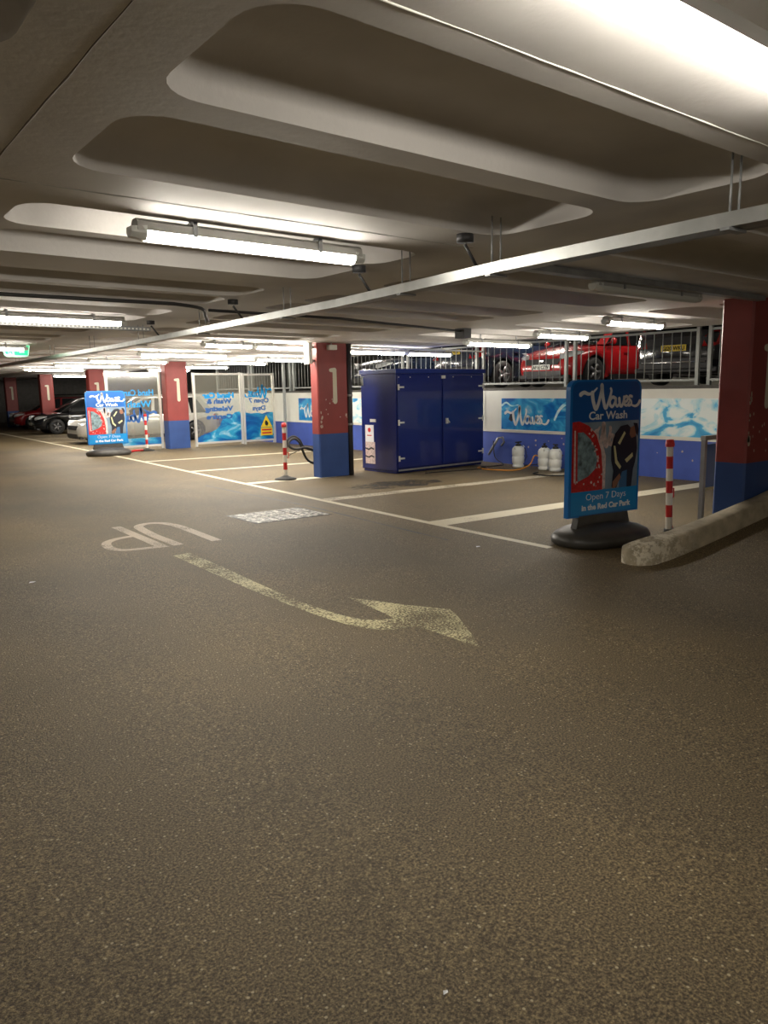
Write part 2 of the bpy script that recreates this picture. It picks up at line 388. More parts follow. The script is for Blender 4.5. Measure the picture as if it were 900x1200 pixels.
# wall at the back of the car wash bays
mb = MB(); mb.sbox(12.4, 12.62, 6.3, 50, 0, .70, 0); mb.sbox(12.4, 12.62, 6.3, 50, .70, 1.60, 1)
mb.sbox(12.385, 12.4, 6.3, 24, .695, .735, 1)
structure(mb.build('wall_right', ['bluew', 'white']))
mb = MB(); mb.sbox(12.42, 32, 6.3, 50, 1.585, 1.66); structure(mb.build('floor_upper', 'dark'))
mb = MB(); mb.box(10.5, 32, -10, 50, 3.95, 4.2); mb.box(10.5, 10.66, -10, 50, 2.87, 3.95); structure(mb.build('ceiling_upper', 'ceil'))
mb = MB(); mb.box(32, 32.2, -10, 50, 0, 4.2); structure(mb.build('wall_upper', 'cream'))
mb = MB(); mb.box(-9.2, -9, -10, 50, -.2, 3); structure(mb.build('wall_left', 'cream'))
mb = MB(); mb.box(-9.2, 32.2, -10.2, -10, -.3, 4.2); structure(mb.build('wall_back', 'cream'))
mb = MB(); mb.box(-9.2, 32.2, 50, 50.2, -.3, 4.2); structure(mb.build('wall_far', 'grey'))
mb = MB(); mb.box(12.4, 12.6, -10, 6.3, -.2, 3); mb.box(12.4, 32, 6.1, 6.3, -.2, 4.2); structure(mb.build('wall_ramp', 'grey'))
# tar seam in the lane
mb = MB(); P = smoothpath([(5.56, 12.4, 0), (5.59, 10.6, 0), (5.62, 9.2, 0), (5.53, 7.6, 0), (5.44, 6.0, 0)], 8)
for i in range(len(P)-1):
    a, b = P[i], P[i+1]; w = random.uniform(.008, .022)
    mb.add([(a.x-w, a.y, gz(a.x)+.0015), (a.x+w, a.y, gz(a.x)+.0015), (b.x+w, b.y, gz(b.x)+.0015), (b.x-w, b.y, gz(b.x)+.0015)], [(0, 1, 2, 3)])
structure(mb.build('trim_5', 'black'))

# ------------------------------------------------------------------ painted floor marks
def fl(x, y, h=.002): return (x, y, gz(x, y)+h)
def strip(mb, pts, w, h=.002, taper=None):
    P = [Vector((*p, 0)) for p in pts]; n = len(P); vs = []
    for i, p in enumerate(P):
        d = (P[min(i+1, n-1)]-P[max(i-1, 0)]).normalized(); q = Vector((-d.y, d.x, 0))*(w if not taper else taper[i])/2
        a, b = p+q, p-q; vs += [fl(a.x, a.y, h), fl(b.x, b.y, h)]
    mb.add(vs, [(2*i, 2*i+1, 2*i+3, 2*i+2) for i in range(n-1)])
mb = MB(); strip(mb, [(6.98, 46), (6.85, 33.5), (6.62, 22.7), (6.5, 18.5), (6.25, 13), (6.08, 9), (5.98, 6.2), (5.96, 5.02)], .11)
tag(mb.build('bay_edge_line', 'line'), 'long white painted line along the front of all the parking bays', 'road marking')
for k, (yy, x0, x1, w, ms, lb) in enumerate([
        (6.86, 6.03, 12.3, .34, 'line', 'wide white bay line nearest the camera, running behind the large sign'),
        (9.50, 6.12, 12.3, .27, 'lineold', 'white bay line running past the blue cabinet towards the spray tanks'),
        (12.18, 6.2, 8.1, .24, 'line', 'bay line under the middle striped bollard and the middle column'),
        (14.9, 6.3, 12.3, .19, 'line', 'bay line just beyond the middle column and the black hose'),
        (17.9, 6.45, 12.3, .19, 'line', 'farthest bay line in front of the clear screens'),
        (30.0, 6.8, 11.5, .12, 'line', 'short bay line in front of the black parked car'),
        (27.6, 6.75, 11.5, .12, 'line', 'bay line beside the silver parked car, left of the small sign'),
        (32.6, 6.85, 11.5, .12, 'line', 'bay line nearly under the front of the black parked car'),
        (36.0, 6.9, 11.5, .12, 'line', 'bay line between the black car and the far red car')]):
    mb = MB(); strip(mb, [(x0, yy), (x1, yy)], w, .003); o = mb.build('bay_line', ms); tag(o, lb, 'road marking', 'lines between the bays')
ARROW = [(3.0, 7.18), (2.98, 6.36), (2.94, 5.65), (2.92, 5.06), (2.93, 4.63), (2.96, 4.39), (3.01, 4.21), (3.11, 4.12), (3.2, 4.1), (3.22, 4.2), (3.24, 4.42), (3.26, 4.61), (3.26, 4.78), (3.39, 4.52), (3.48, 4.32), (3.66, 4.02), (3.6, 3.88), (3.38, 3.5), (3.23, 3.27), (3.22, 3.66), (3.20, 3.86), (3.05, 3.88), (2.92, 4.0), (2.86, 4.18), (2.82, 4.46), (2.8, 4.97), (2.79, 5.51), (2.80, 6.17), (2.82, 7.15)]
me = bpy.data.meshes.new('arrow'); bm = bmesh.new(); f = bm.faces.new([bm.verts.new(fl(x, y)) for x, y in ARROW]); bmesh.ops.triangulate(bm, faces=[f]); bm.to_mesh(me); bm.free()
me.materials.append(M_['arrow']); o = bpy.data.objects.new('direction_arrow', me); COL.objects.link(o)
tag(o, 'worn yellowish-white arrow painted on the lane, bending to the right', 'road marking')
mb = MB()
sm = lambda pts: [(p.x, p.y) for p in smoothpath([(*p, 0) for p in pts], 5)]
strip(mb, [(3.5, 7.60)]+sm([(3.53, 8.28), (3.54, 8.75), (3.50, 9.03), (3.40, 9.17), (3.26, 9.17), (3.15, 9.03), (3.11, 8.75), (3.08, 8.33)])+[(3.08, 7.64)], .115)
tag(mb.build('lane_letter', 'up'), 'faded painted letter U on the lane, the one nearer the drain cover', 'road marking', 'UP lettering on the lane')
mb = MB(); strip(mb, [(2.935, 9.2), (2.91, 7.62)], .115)
strip(mb, sm([(2.92, 8.47), (2.7, 8.42), (2.53, 8.27), (2.46, 8.02), (2.48, 7.82), (2.58, 7.72), (2.88, 7.68)]), .10, .0024)
tag(mb.build('lane_letter', 'up'), 'faded painted letter P on the lane, left of the U', 'road marking', 'UP lettering on the lane')
# drain cover
t = empty('drain_cover', (4.9, 8.7, gz(4.9)), 'worn rectangular metal drain cover set in the lane near the bay line', 'drain cover')
mb = MB(); mb.sbox(-.56, .56, -.41, .41, -.03, .003); mb.build('rim', 'black', t)
mb = MB()
for i in range(2):
    for j in range(3):
        mb.sbox(-.53+.36*j, -.53+.36*j+.34, -.385+.39*i, -.385+.39*i+.375, 0, .0055)
mb.build('grate', 'iron', t); t.rotation_euler.z = .02
# litter
for x, y, lb in ((1.45, 6.88, 'small pale scrap lying on the lane at the left'), (1.2, 1.34, 'pale stone chip on the lane nearest the camera'), (5.43, 5.53, 'white scrap on the lane before the bay line')):
    q = .3 if y < 3 else 1
    mb = MB(); mb.add([fl(x-.03*q, y-.01*q, .003), fl(x+.01*q, y-.025*q, .008), fl(x+.035*q, y+.012*q, .004), fl(x-.01*q, y+.02*q, .007)], [(0, 1, 2, 3)]); tag(mb.build('paper_scrap', 'swhite'), lb, 'litter')
# oil stain
mb = MB(); mb.add([fl(8.2+.95*math.cos(a*PI/12)*(1+.2*math.sin(3*a)), 10.35+.42*math.sin(a*PI/12)*(1+.25*math.cos(2*a)), .0035) for a in range(24)], [tuple(range(24))])
M_['oil'] = roadpaint('oil_stain_film', (.02, .017, .014), .72, 14)
tag(mb.build('oil_stain', 'oil'), 'dark oily patch on the bay floor in front of the blue cabinet', 'stain')

# ------------------------------------------------------------------ columns
def column(x, y, wx, wy, lb, num=True, htop=2.62, chips=()):
    t = empty('concrete_column', (x, y, gz(x)), lb, 'column', 'red and blue columns numbered 1')
    def pr(z0, z1):
        mb = MB(); c = .022; P = [(c, 0), (wx-c, 0), (wx, c), (wx, wy-c), (wx-c, wy), (c, wy), (0, wy-c), (0, c)]
        mb.add([(a, b, z0) for a, b in P]+[(a, b, z1) for a, b in P], [(i, (i+1) % 8, 8+(i+1) % 8, 8+i) for i in range(8)]+[tuple(range(8))[::-1], tuple(range(8, 16))]); return mb
    pr(0, .82).build('painted_base', 'blue', t); pr(.82, htop).build('shaft', 'red', t)
    mb = MB(); cx = wx*.56; s = .92
    stroke(mb, [(cx, 1.42), (cx, 2.0)], .105*s, .095*s, -.002); stroke(mb, [(cx+.0, 2.0), (cx-.09, 2.0)], .10*s, .07*s, -.0025)
    mb.build('number_one', 'numeral', t)
    if chips:
        mb = MB()
        for (cx_, cz, r, side) in chips:
            n = 9; pts = []
            for k in range(n):
                a = 2*PI*k/n; rr = r*random.uniform(.5, 1.1); pts.append((rr*math.cos(a), 1.5*rr*math.sin(a)))
            if side == 'f': mb.add([(cx_+a, -.0015, cz+b) for a, b in pts], [tuple(range(n))])
            else: mb.add([(-.0015, cx_+a, cz+b) for a, b in pts], [tuple(range(n))])
        mb.build('paint_chips', 'chip', t)
    return t
random.seed(3)
ch = [(random.choice([.05, .07, .09, wq]), random.uniform(.9, 1.25), random.uniform(.01, .03), 'f') for wq in (.6, .63, .08, .1, .05, .6, .62, .62)]+[(.15+.4*random.random(), random.uniform(.95, 1.6), .012, 'f') for _ in range(9)]
column(7.74, 12.09, .67, .26, 'middle red and blue column with a white 1, dark pipe on its right side', chips=ch)
column(8.62, 21.60, .66, .36, 'red and blue column with a white 1 standing between the clear screens')
chr_ = [(.03+.02*random.random(), 1.0+random.random()*.55, random.uniform(.008, .03), 'f') for _ in range(14)]+[(.1+.4*random.random(), random.uniform(.9, 1.5), .012, 'f') for _ in range(10)]
column(7.74, 3.97, .66, .34, 'large red and blue column at the right edge, standing behind the kerb', chips=chr_, htop=2.62)
column(8.6, 28.8, .55, .36, 'dark red column with a white 1 directly behind the small sign')
column(8.6, 35.75, .55, .36, 'dark red column with a white 1 rising behind the bonnet of the black car')
column(8.6, 42.7, .55, .36, 'dark red column with a white 1 at the far left above the red car')
# pipe and boxes on the middle column
mb = MB(); mb.tube([(8.47, 12.13, gz(8.4)), (8.47, 12.13, 2.46)], .055, 12); 
t = mb.build('drain_pipe', 'darkpipe'); tag(t, 'dark vertical drain pipe fixed to the right side of the middle column', 'pipe')
for z in (.9, 1.45):
    mb = MB(); mb.lathe([(.055, -.02), (.066, -.02), (.066, .02), (.055, .02)], 14, c=(8.47, 12.13, z)); mb.build('clip', 'galv', t)
t = empty('bracket_box', (7.62, 12.2, 2.1), 'white upright box fixed high on the left side of the middle column', 'electrical box')
mb = MB(); mb.box(-.06, .02, -.12, .06, -.07, .32); mb.build('cover', 'white', t, bevel=.008)
for z in (0, .24):
    mb = MB(); mb.box(.02, .12, -.02, .02, z-.02, z+.02); mb.build('bracket', 'galvdull', t)
t = empty('junction_box', (8.02, 12.0, 2.34), 'small white box at the top of the middle column above the number', 'electrical box')
mb = MB(); mb.box(-.07, .09, -.03, .09, -.05, .04); mb.build('cover', 'white', t, bevel=.006)
mb = MB(); mb.tube([(0, .03, .04), (0, .03, .2)], .012); mb.build('conduit', 'galv', t)

# ------------------------------------------------------------------ lamps
def lamp_parts(L, dm='lamp'):
    t = bpy.data.objects.new('ceiling_lamp', None); COL.objects.link(t)
    mb = MB(); n = 7; pts = [(-.062, 0), (-.055, .055), (-.03, .075), (.03, .075), (.055, .055), (.062, 0)]
    k = len(pts); mb.add([(0, a, b) for a, b in pts]+[(L, a, b) for a, b in pts], [(i, i+1, k+i+1, k+i) for i in range(k-1)]+[(0, k, 2*k-1, k-1), tuple(range(k)), tuple(range(k, 2*k))])
    mb.build('housing', 'lampbody', t)
    mb = MB(); pts = [(-.055, 0), (-.052, -.03), (-.03, -.055), (0, -.062), (.03, -.055), (.052, -.03), (.055, 0)]; k = len(pts)
    mb.add([(.05, a, b) for a, b in pts]+[(L-.05, a, b) for a, b in pts], [(i, i+1, k+i+1, k+i) for i in range(k-1)], 0, True); mb.build('diffuser', dm, t)
    for e, d in ((0, -1), (L, 1)):
        mb = MB(); pts = [(-.064, .03), (-.064, -.02), (-.035, -.058), (.035, -.058), (.064, -.02), (.064, .03)]
        x0, x1 = (e-.03, e+.05) if e == 0 else (e-.05, e+.03); k = 6
        mb.add([(x0 if d > 0 else x0+.0, a*.75, b*.7) for a, b in pts]+[(x1, a, b) for a, b in pts] if d < 0 else [(x0, a, b) for a, b in pts]+[(x1, a*.75, b*.7) for a, b in pts],
               [(i, (i+1) % k, k+(i+1) % k, k+i) for i in range(k)]+[tuple(range(k)), tuple(range(k, 2*k))]); mb.build('end_cap', 'lampoff', t)
    for x in (L*.22, L*.78):
        mb = MB(); mb.box(x-.012, x+.012, -.07, -.06, -.01, .09); mb.box(x-.012, x+.012, .06, .07, -.01, .09); mb.box(x-.012, x+.012, -.07, .07, .075, .09); mb.box(x-.01, x+.01, -.01, .01, .09, .27)
        mb.build('hanger', 'galvdull', t)
    return t
protos = {}
def lamp(y, x0, L, z, lb, ang=0):
    key = (round(L, 2), 12 < y < 31 and x0 > 5)
    if key in protos: t = copy_tree(protos[key])
    else: t = protos[key] = lamp_parts(L, 'lamp2' if key[1] else 'lamp')
    t.location = (x0, y, z-.01*x0); t.rotation_euler = (0, math.atan(.01), ang); t.scale = (1, .8, .8)
    return tag(t, lb, 'ceiling lamp', 'fluorescent ceiling lamps')
Z = 2.42
lamp(4.05, 1.50, 1.42, Z, 'lit tube lamp hanging alone in the left half of the near ceiling')
t = lamp(1.15, 1.26, 1.50, 2.465, 'nearest lit tube lamp, cut off by the top right corner')
for c in t.children:
    if c.name.startswith('diffuser'): c.data = c.data.copy(); c.data.materials[0] = M_['lamp3']
lamp(9.10, 1.55, 1.62, Z, 'lit tube lamp at the left edge above the perforated tray')
lamp(12.35, 5.62, .95, Z, 'short lit lamp left of the lamp that ends at the middle column', .0)
lamp(12.50, 6.68, 1.50, Z, 'lit lamp whose right end meets the top of the middle column', .0)
lamp(15.9, 5.80, 2.0, Z, 'lit lamp above and just right of the column between the screens')
lamp(19.5, 5.85, 2.0, Z, 'lit lamp just left of the top of the column between the screens')
lamp(17.0, 9.1, 1.5, Z, 'lit lamp above the right clear screen, next to the railing')
lamp(19.2, 9.1, 1.5, Z, 'lit lamp above the middle clear screen')
lamp(22.6, 9.6, 1.5, Z, 'lit lamp low over the middle clear screen, right of its column')
lamp(22.9, 5.9, 1.9, Z, 'lit lamp above the left clear screen')
lamp(13.0, 9.06, 1.5, Z, 'lit lamp right of the middle column above the blue cabinet')
lamp(13.05, 10.65, 1.3, Z, 'lit lamp over the right half of the blue cabinet')
lamp(9.1, 8.65, 1.5, Z-.06, 'lit lamp left of the one above the upstairs red car')
lamp(7.85, 8.9, 1.22, Z, 'lit lamp shining right above the upstairs red car')
lamp(5.95, 8.0, 1.22, Z, 'short lit lamp above the upstairs car with the yellow number plate')
lamp(14.9, 1.9, 1.5, Z, 'lit lamp at the left edge directly above the green exit sign')
lamp(34.8, 8.9, 1.5, Z, 'small distant lit lamp above the black parked car')
lamp(26.5, 5.9, 1.9, Z, 'distant lit lamp between the exit sign and the small sign')
lamp(25.6, 9.6, 1.5, Z, 'added distant lamp just above the middle clear screen, brightening the wall')  # added to brighten the white wall behind the screens
lamp(30.6, 9.4, 1.5, Z, 'added distant lamp above the bay between the black and silver cars')  # extra lamp, put in to lift the light on the far wall
for yy in (-4.6, -8.0): lamp(yy, 1.4, 1.5, Z, 'lit lamp behind the camera over the lane')
for yy, xx in ((9.0, -4.2), (1.1, -4.2), (-4.5, -4.2), (16, -4.2), (-4.0, 5.5)): lamp(yy, xx, 1.5, Z, 'lit lamp over the bays outside the picture')
for yy, xx, s in ((9.5, 14.2, 'above the upstairs red car, added to light the cars there'), (13.0, 14.2, 'between the upstairs red car and the blue cabinet'), (6.0, 14.2, 'right of the upstairs car with the yellow plate'), (16.5, 14.2, 'beyond the blue cabinet'), (22, 15, 'beyond the middle screen'), (10, 24, 'far behind the upstairs red car'), (18, 24, 'far behind the blue cabinet')):  # the lamp over the red car is added to light the upper cars
    lamp(yy, xx, 1.5, 3.95, 'lit lamp on the upper deck ceiling '+s)
# unlit lamp with its trunking (B)
t = copy_tree(protos[(1.5, False)]); t.scale = (1, .8, .8); t.location = (5.2, 3.98, 2.36); t.rotation_euler = (0, math.atan(.01), 0); tag(t, 'unlit grey tube lamp on dark trunking in front of the right edge column', 'ceiling lamp', 'fluorescent ceiling lamps')
for c in t.children:
    if c.name.startswith('diffuser'):
        c.data = c.data.copy(); c.data.materials[0] = M_['lampoff']
mb = MB(); mb.sbox(4.2, 7.7, 3.84, 3.93, 2.44, 2.485); tag(mb.build('cable_trunking', 'galvdull'), 'dark straight trunking from the cable tray to the right edge column', 'trunking')

# ------------------------------------------------------------------ cable tray and conduits
def sp(x, y, h): return (x, y, h-.01*x)
t = empty('cable_tray', (0, 0, 0), 'long galvanised steel cable tray hung under the ceiling along the bays', 'cable tray')
tp = [(3.18, .8), (3.2, 1.8), (3.27, 3.1), (3.5, 5.1), (3.8, 10.8), (3.95, 20), (4.1, 34)]
mb = MB(); vs = []
W, Hh, th = .10, .06, .004
for x, y in tp:
    for a, b in ((-W/2, Hh), (-W/2, 0), (W/2, 0), (W/2, Hh), (W/2-th, Hh), (W/2-th, th), (-W/2+th, th), (-W/2+th, Hh)): vs.append(sp(x+a, y, 2.245+b))
mb.add(vs, [(8*i+k, 8*i+(k+1) % 8, 8*i+8+(k+1) % 8, 8*i+8+k) for i in range(len(tp)-1) for k in range(8)]+[tuple(range(8)), tuple(range(8*len(tp)-8, 8*len(tp)))]); mb.build('channel', 'galv', t)
mb = MB()
for o_ in (-.02, .015): mb.tube([sp(x+o_, y, 2.275) for x, y in tp], .014, 6)
mb.build('cable', 'darkpipe', t)
for k, yy in enumerate((1.75, 3.2, 4.15, 6.0, 8.0, 10.2, 12.5, 15, 18)):
    i = max(j for j in range(len(tp)) if tp[j][1] <= yy); a, b = tp[i], tp[i+1]; x = a[0]+(b[0]-a[0])*(yy-a[1])/(b[1]-a[1])
    mb = MB(); mb.tube([sp(x-.035, yy, 2.24), sp(x-.035, yy, 2.56)], .005, 6); mb.tube([sp(x+.035, yy, 2.24), sp(x+.035, yy, 2.56)], .005, 6); mb.box(x-.07, x+.07, yy-.02, yy+.02, 2.23-.01*x, 2.243-.01*x)
    mb.build('hanger', 'galvdull', t)
for yy in (3.35, 4.6, 6.9, 9.4):
    i = max(j for j in range(len(tp)) if tp[j][1] <= yy); a, b = tp[i], tp[i+1]; x = a[0]+(b[0]-a[0])*(yy-a[1])/(b[1]-a[1])
    mb = MB(); mb.lathe([(0, .0), (.05, 0), (.05, .045), (0, .05)], 14, c=(x-.12, yy, 2.40)); mb.tube([sp(x-.12, yy, 2.42), sp(x-.02, yy, 2.30)], .01, 6); mb.build('junction_box', 'darkpipe', t)
mb = MB(); mb.sbox(3.66, 3.71, 1.0, 3.2, 2.33, 2.36); tag(mb.build('steel_conduit', 'galvdull'), 'second shorter steel channel beside the cable tray at top right', 'conduit')
mb = MB(); mb.tube([sp(x, y, 2.44) for x, y in [(1.0, 7.35), (1.5, 7.3), (3.0, 7.2)]]+[tuple(p) for p in smoothpath([sp(3.0, 7.2, 2.44), sp(3.35, 7.35, 2.43), sp(3.6, 7.8, 2.40), sp(3.72, 8.0, 2.37)], 5)], .017, 8)
tag(mb.build('black_conduit', 'darkpipe'), 'thin black conduit crossing the ceiling at left and bending to the tray', 'conduit')
mb = MB(); mb.tube([sp(3.6, 7.72, 2.46), sp(5.3, 7.75, 2.46), sp(7.9, 8.4, 2.46)], .016, 8); tag(mb.build('black_conduit', 'darkpipe'), 'thin dark conduit running right from the tray towards the blue cabinet', 'conduit')
mb = MB(); mb.box(7.86, 8.0, 8.3, 8.5, 2.28, 2.42); mb.box(7.9, 7.96, 8.36, 8.44, 2.42, 2.62); tag(mb.build('sensor_box', 'darkpipe'), 'small dark box under the ceiling above the blue cabinet', 'electrical box')
t = empty('perforated_tray', (0, 10.1, 2.43), 'dark perforated cable tray under the left edge lamp', 'cable tray')
mb = MB(); mb.sbox(1.2, 3.85, -.05, .05, -.02, .03); mb.build('channel', 'galvdull', t)
mb = MB()
for k in range(52): mb.sbox(1.25+.05*k, 1.275+.05*k, -.0515, -.05, -.008, .012)
mb.build('slots', 'white', t)
mb = MB(); mb.tube([sp(8.6, 12.28, 2.46), sp(12.3, 12.4, 2.46)], .018, 8); tag(mb.build('white_conduit', 'lampoff'), 'pale conduit on the ceiling right of the middle column', 'conduit')
mb = MB(); mb.tube([(12.36, 12.58, gz(12.4)+.7), (12.36, 12.58, 1.5)], .03, 10); tag(mb.build('white_pipe', 'white'), 'short white vertical pipe on the wall right of the cabinet', 'pipe')
mb = MB(); mb.tube([(12.34, 12.45, gz(12.4)+.75), (12.34, 12.45, 2.2)], .012, 8); tag(mb.build('black_pipe', 'darkpipe'), 'thin black riser pipe up the wall beside the short white pipe', 'pipe')
# exit sign
t = empty('exit_sign', (3.1, 15.3, 2.30), 'small lit green exit sign hanging at the left edge', 'exit sign')
mb = MB(); mb.poly([(-.02, .16), (.02, -.02), (.06, -.05), (.39, -.05), (.43, -.02), (.46, .16)], 0, .04); mb.build('panel', 'exitw', t)
mb = MB(); mb.poly([(.19, .15), (.19, -.02), (.41, -.02), (.44, .15)], -.003); mb.build('green_field', 'green', t)
mb = MB(); mb.poly([(.02, .14), (.04, 0), (.085, 0), (.085, .14)], -.003); mb.build('green_door', 'green', t)
mb = MB(); mb.poly([(.27, .02), (.27, .07), (.23, .07), (.315, .13), (.40, .07), (.36, .07), (.36, .02)], -.006); mb.build('arrow', 'exitw', t)
mb = MB(); mb.poly([(.12, .12), (.15, .13), (.16, .10), (.14, .06), (.16, 0), (.14, 0), (.12, .04), (.10, 0), (.09, .01), (.11, .07)], -.006); mb.build('running_figure', 'green', t)

# ------------------------------------------------------------------ upper deck railing
def railing(y0, y1, lb):
    t = empty('railing_panel', (12.5, y0, 1.66-.125), lb, 'railing', 'grey railing panels along the upper deck')
    L = y1-y0
    for yy in (.03, L-.03):
        mb = MB(); mb.box(-.03, .03, yy-.03, yy+.03, 0, 1.06); mb.build('post', 'rail', t)
    mb = MB(); mb.box(-.02, .02, 0, L, .92, .96); mb.build('top_rail', 'rail', t)
    mb = MB(); mb.box(-.02, .02, 0, L, .07, .11); mb.build('bottom_rail', 'rail', t)
    n = int(L/.175); me = None
    for k in range(1, n):
        yy = L*k/n
        if me is None:
            mb = MB(); mb.tube([(0, 0, .1), (0, 0, .93)], .009, 6); b0 = mb.build('bar', 'rail', t); me = b0.data; b0.location = (0, yy, 0)
        else:
            b = bpy.data.objects.new('bar', me); COL.objects.link(b); b.parent = t; b.location = (0, yy, 0)
railing(6.35, 7.16, 'railing panel seen right beside the right edge column')
railing(7.32, 10.02, 'railing panel in front of the upstairs car with the yellow plate')
railing(10.18, 12.60, 'railing panel in front of the front of the upstairs red car')
railing(12.75, 15.3, 'railing panel above the right half of the blue cabinet')
railing(15.45, 18.0, 'railing panel between the middle column and the blue cabinet')
railing(18.15, 20.95, 'railing panel seen just left of the middle column')
railing(21.1, 23.7, 'railing panel seen through the top of the right clear screen')
railing(23.85, 26.4, 'railing panel seen through the top of the middle clear screen')

# ------------------------------------------------------------------ banners on the wall
def banner(y0, y1, lb, logo, m):
    # local x runs to the right as seen from the bays
    t = empty('wall_banner', (12.375, y1, gz(12.4)), lb, 'banner', 'wave banners on the white wall band', rz=-PI/2)
    L = y1-y0; mb = MB(); mb.box(0, L, 0, .012, .76, 1.43); mb.build('picture', m, t)
    mb = MB()
    for a in ((0, L, .735, .76), ): mb.box(a[0], a[1], -.004, .012, a[2], a[3])
    mb.build('bottom_strip', 'white', t)
    if logo:
        mb = MB(); waves(mb, .12, 1.28, 1.22, .42, -.004, 0); mb.build('lettering', 'swhite', t)
    return t
b1 = banner(9.2, 11.88, 'blue banner with white script lettering and a curling wave', True, 'wave1')
mb = MB(); 
C = [(1.5, 1.0), (1.62, 1.2), (1.8, 1.33), (2.05, 1.38), (2.3, 1.3), (2.42, 1.12), (2.4, .92)]
stroke(mb, C, .05, .12, -.003); stroke(mb, [(.02, 1.28), (.15, 1.34), (.3, 1.27), (.5, 1.29)], .05, .02, -.003)
M_['curl'] = wavemat('wave_crest_print', 5, .7, (.03, .4, .75), (.1, .55, .85), (.5, .85, .95)); mb.build('wave_crest', 'curl', b1)
mb = MB(); mb.poly([(.22, .98), (.27, 1.12), (.36, 1.14), (.38, .98), (.30, .93)], -.0035); mb.build('dark_smudge', 'sdark', b1)
banner(6.5, 8.9, 'banner of white foaming wave between the large sign and right edge column', False, 'wave2')
banner(18.3, 20.47, 'blue banner with script lettering partly hidden left of the middle column', True, 'wave1')
banner(15.6, 17.57, 'pale blue banner strip between the middle column and the cabinet', False, 'wave2')
# chipped spots on the blue wall
mb = MB(); random.seed(11)
for (yy, zz) in [(10.2, .62), (10.15, .5), (10.55, .55), (10.9, .45), (11.1, .4), (10.4, .38), (8.0, .45), (7.7, .5), (7.5, .5), (7.3, .35), (8.4, .6), (9.9, .4), (10.9, .55)]:
    r = random.uniform(.012, .03); mb.add([(12.397, yy+r*math.cos(k*1.05)*random.uniform(.5, 1.2), gz(12.4)+zz+r*math.sin(k*1.05)*random.uniform(.5, 1.2)) for k in range(6)], [tuple(range(6))])
structure(mb.build('trim_6', 'chip'))
t = empty('wall_bracket', (12.33, 12.05, gz(12.4)), 'pale angled metal bracket on the blue wall beside the cabinet', 'bracket')
mb = MB(); mb.tube([(0, .17, .18), (0, -.12, .56)], .028, 8); mb.build('arm', 'galv', t); mb = MB(); mb.tube([(0, -.12, .56), (.0, -.26, .58), (0, -.30, .48), (0, -.22, .40)], .022, 8); mb.build('hook', 'galvdull', t)

# ------------------------------------------------------------------ blue cabinet
t = empty('storage_cabinet', (9.22, 11.62, gz(9.3)), 'large dark blue steel cabinet with double doors in the car wash bay', 'cabinet', rz=.06)
mb = MB(); mb.box(0, 2.52, .03, 1.08, .05, 1.98); mb.box(.02, 2.50, .06, 1.05, .0, .05); mb.build('body', 'container', t, bevel=.01)
mb = MB(); mb.box(-.03, 2.55, -.01, 1.10, 1.94, 2.03); mb.build('roof_cap', 'container2', t, bevel=.01)
for x0, x1, hx in ((.03, 1.22, .03), (1.27, 2.49, 2.49)):
    mb = MB(); mb.box(x0, x1, 0, .03, .11, 1.91); d = mb.build('door', 'container', t, bevel=.008)
    for z in (.30, 1.0, 1.68):
        s = 1 if hx < 1 else -1; a, b = sorted((hx, hx+s*.16)); mb = MB(); mb.box(a, b, -.012, 0, z-.016, z+.016); c0, c1 = sorted((hx, hx+s*.035)); mb.box(c0, c1, -.018, 0, z-.055, z+.055); mb.build('hinge', 'alu', d)
    if hx > 1:
        mb = MB(); mb.box(1.34, 1.385, -.04, 0, .93, 1.04); mb.tube([(1.36, -.04, 1.0), (1.40, -.06, .95)], .014, 8); mb.build('handle', 'alu', d)
mb = MB(); mb.box(.03, 2.49, -.014, 0, .055, .085); mb.build('bottom_strip', 'galv', t)
mb = MB(); mb.box(1.22, 1.32, -.022, 0, 1.84, 1.90); mb.build('top_catch', 'alu', t)
mb = MB()
for x in (.05, .35, .85, 1.55, 2.1): mb.lathe([(0, 0), (.012, 0)], 8, c=(x, -.014, 1.87), axis='y')
mb.build('rivets', 'alu', t)
mb = MB(); mb.box(-.012, 0, .62, .80, 1.0, 1.06); mb.build('side_catch', 'alu', t)
lt_ = MB(); lt_.box(-.006, .0, .70, .96, .60, .94); lt_.build('warning_label', 'swhite', t)
mb = MB(); mb.add([(-.008, .83+.05*math.sin(a*PI/3)*(1.0), .84+.05*math.cos(a*PI/3)) for a in range(6)], [tuple(range(6))]); mb.add([(-.008, .76, .72), (-.008, .90, .72), (-.008, .90, .74), (-.008, .76, .74)], [(0, 1, 2, 3)]); mb.build('label_symbol', 'bred', t)
mb = MB(); mb.box(-.007, .0, .66, .96, .16, .60); mb.build('notice_label', 'sfoam', t)
mb = MB()
for z in (.46, .30): stroke(mb, [(.70, z), (.78, z+.02), (.85, z-.01), (.95, z+.01)], .03, .03, 0, 0, mp=lambda x, zz, d: (-.010, x, zz))
mb.build('notice_print', 'black', t)
mb = MB(); mb.box(-.02, 0, .98, 1.06, 1.72, 1.90); mb.build('corner_catch', 'chrome', t)

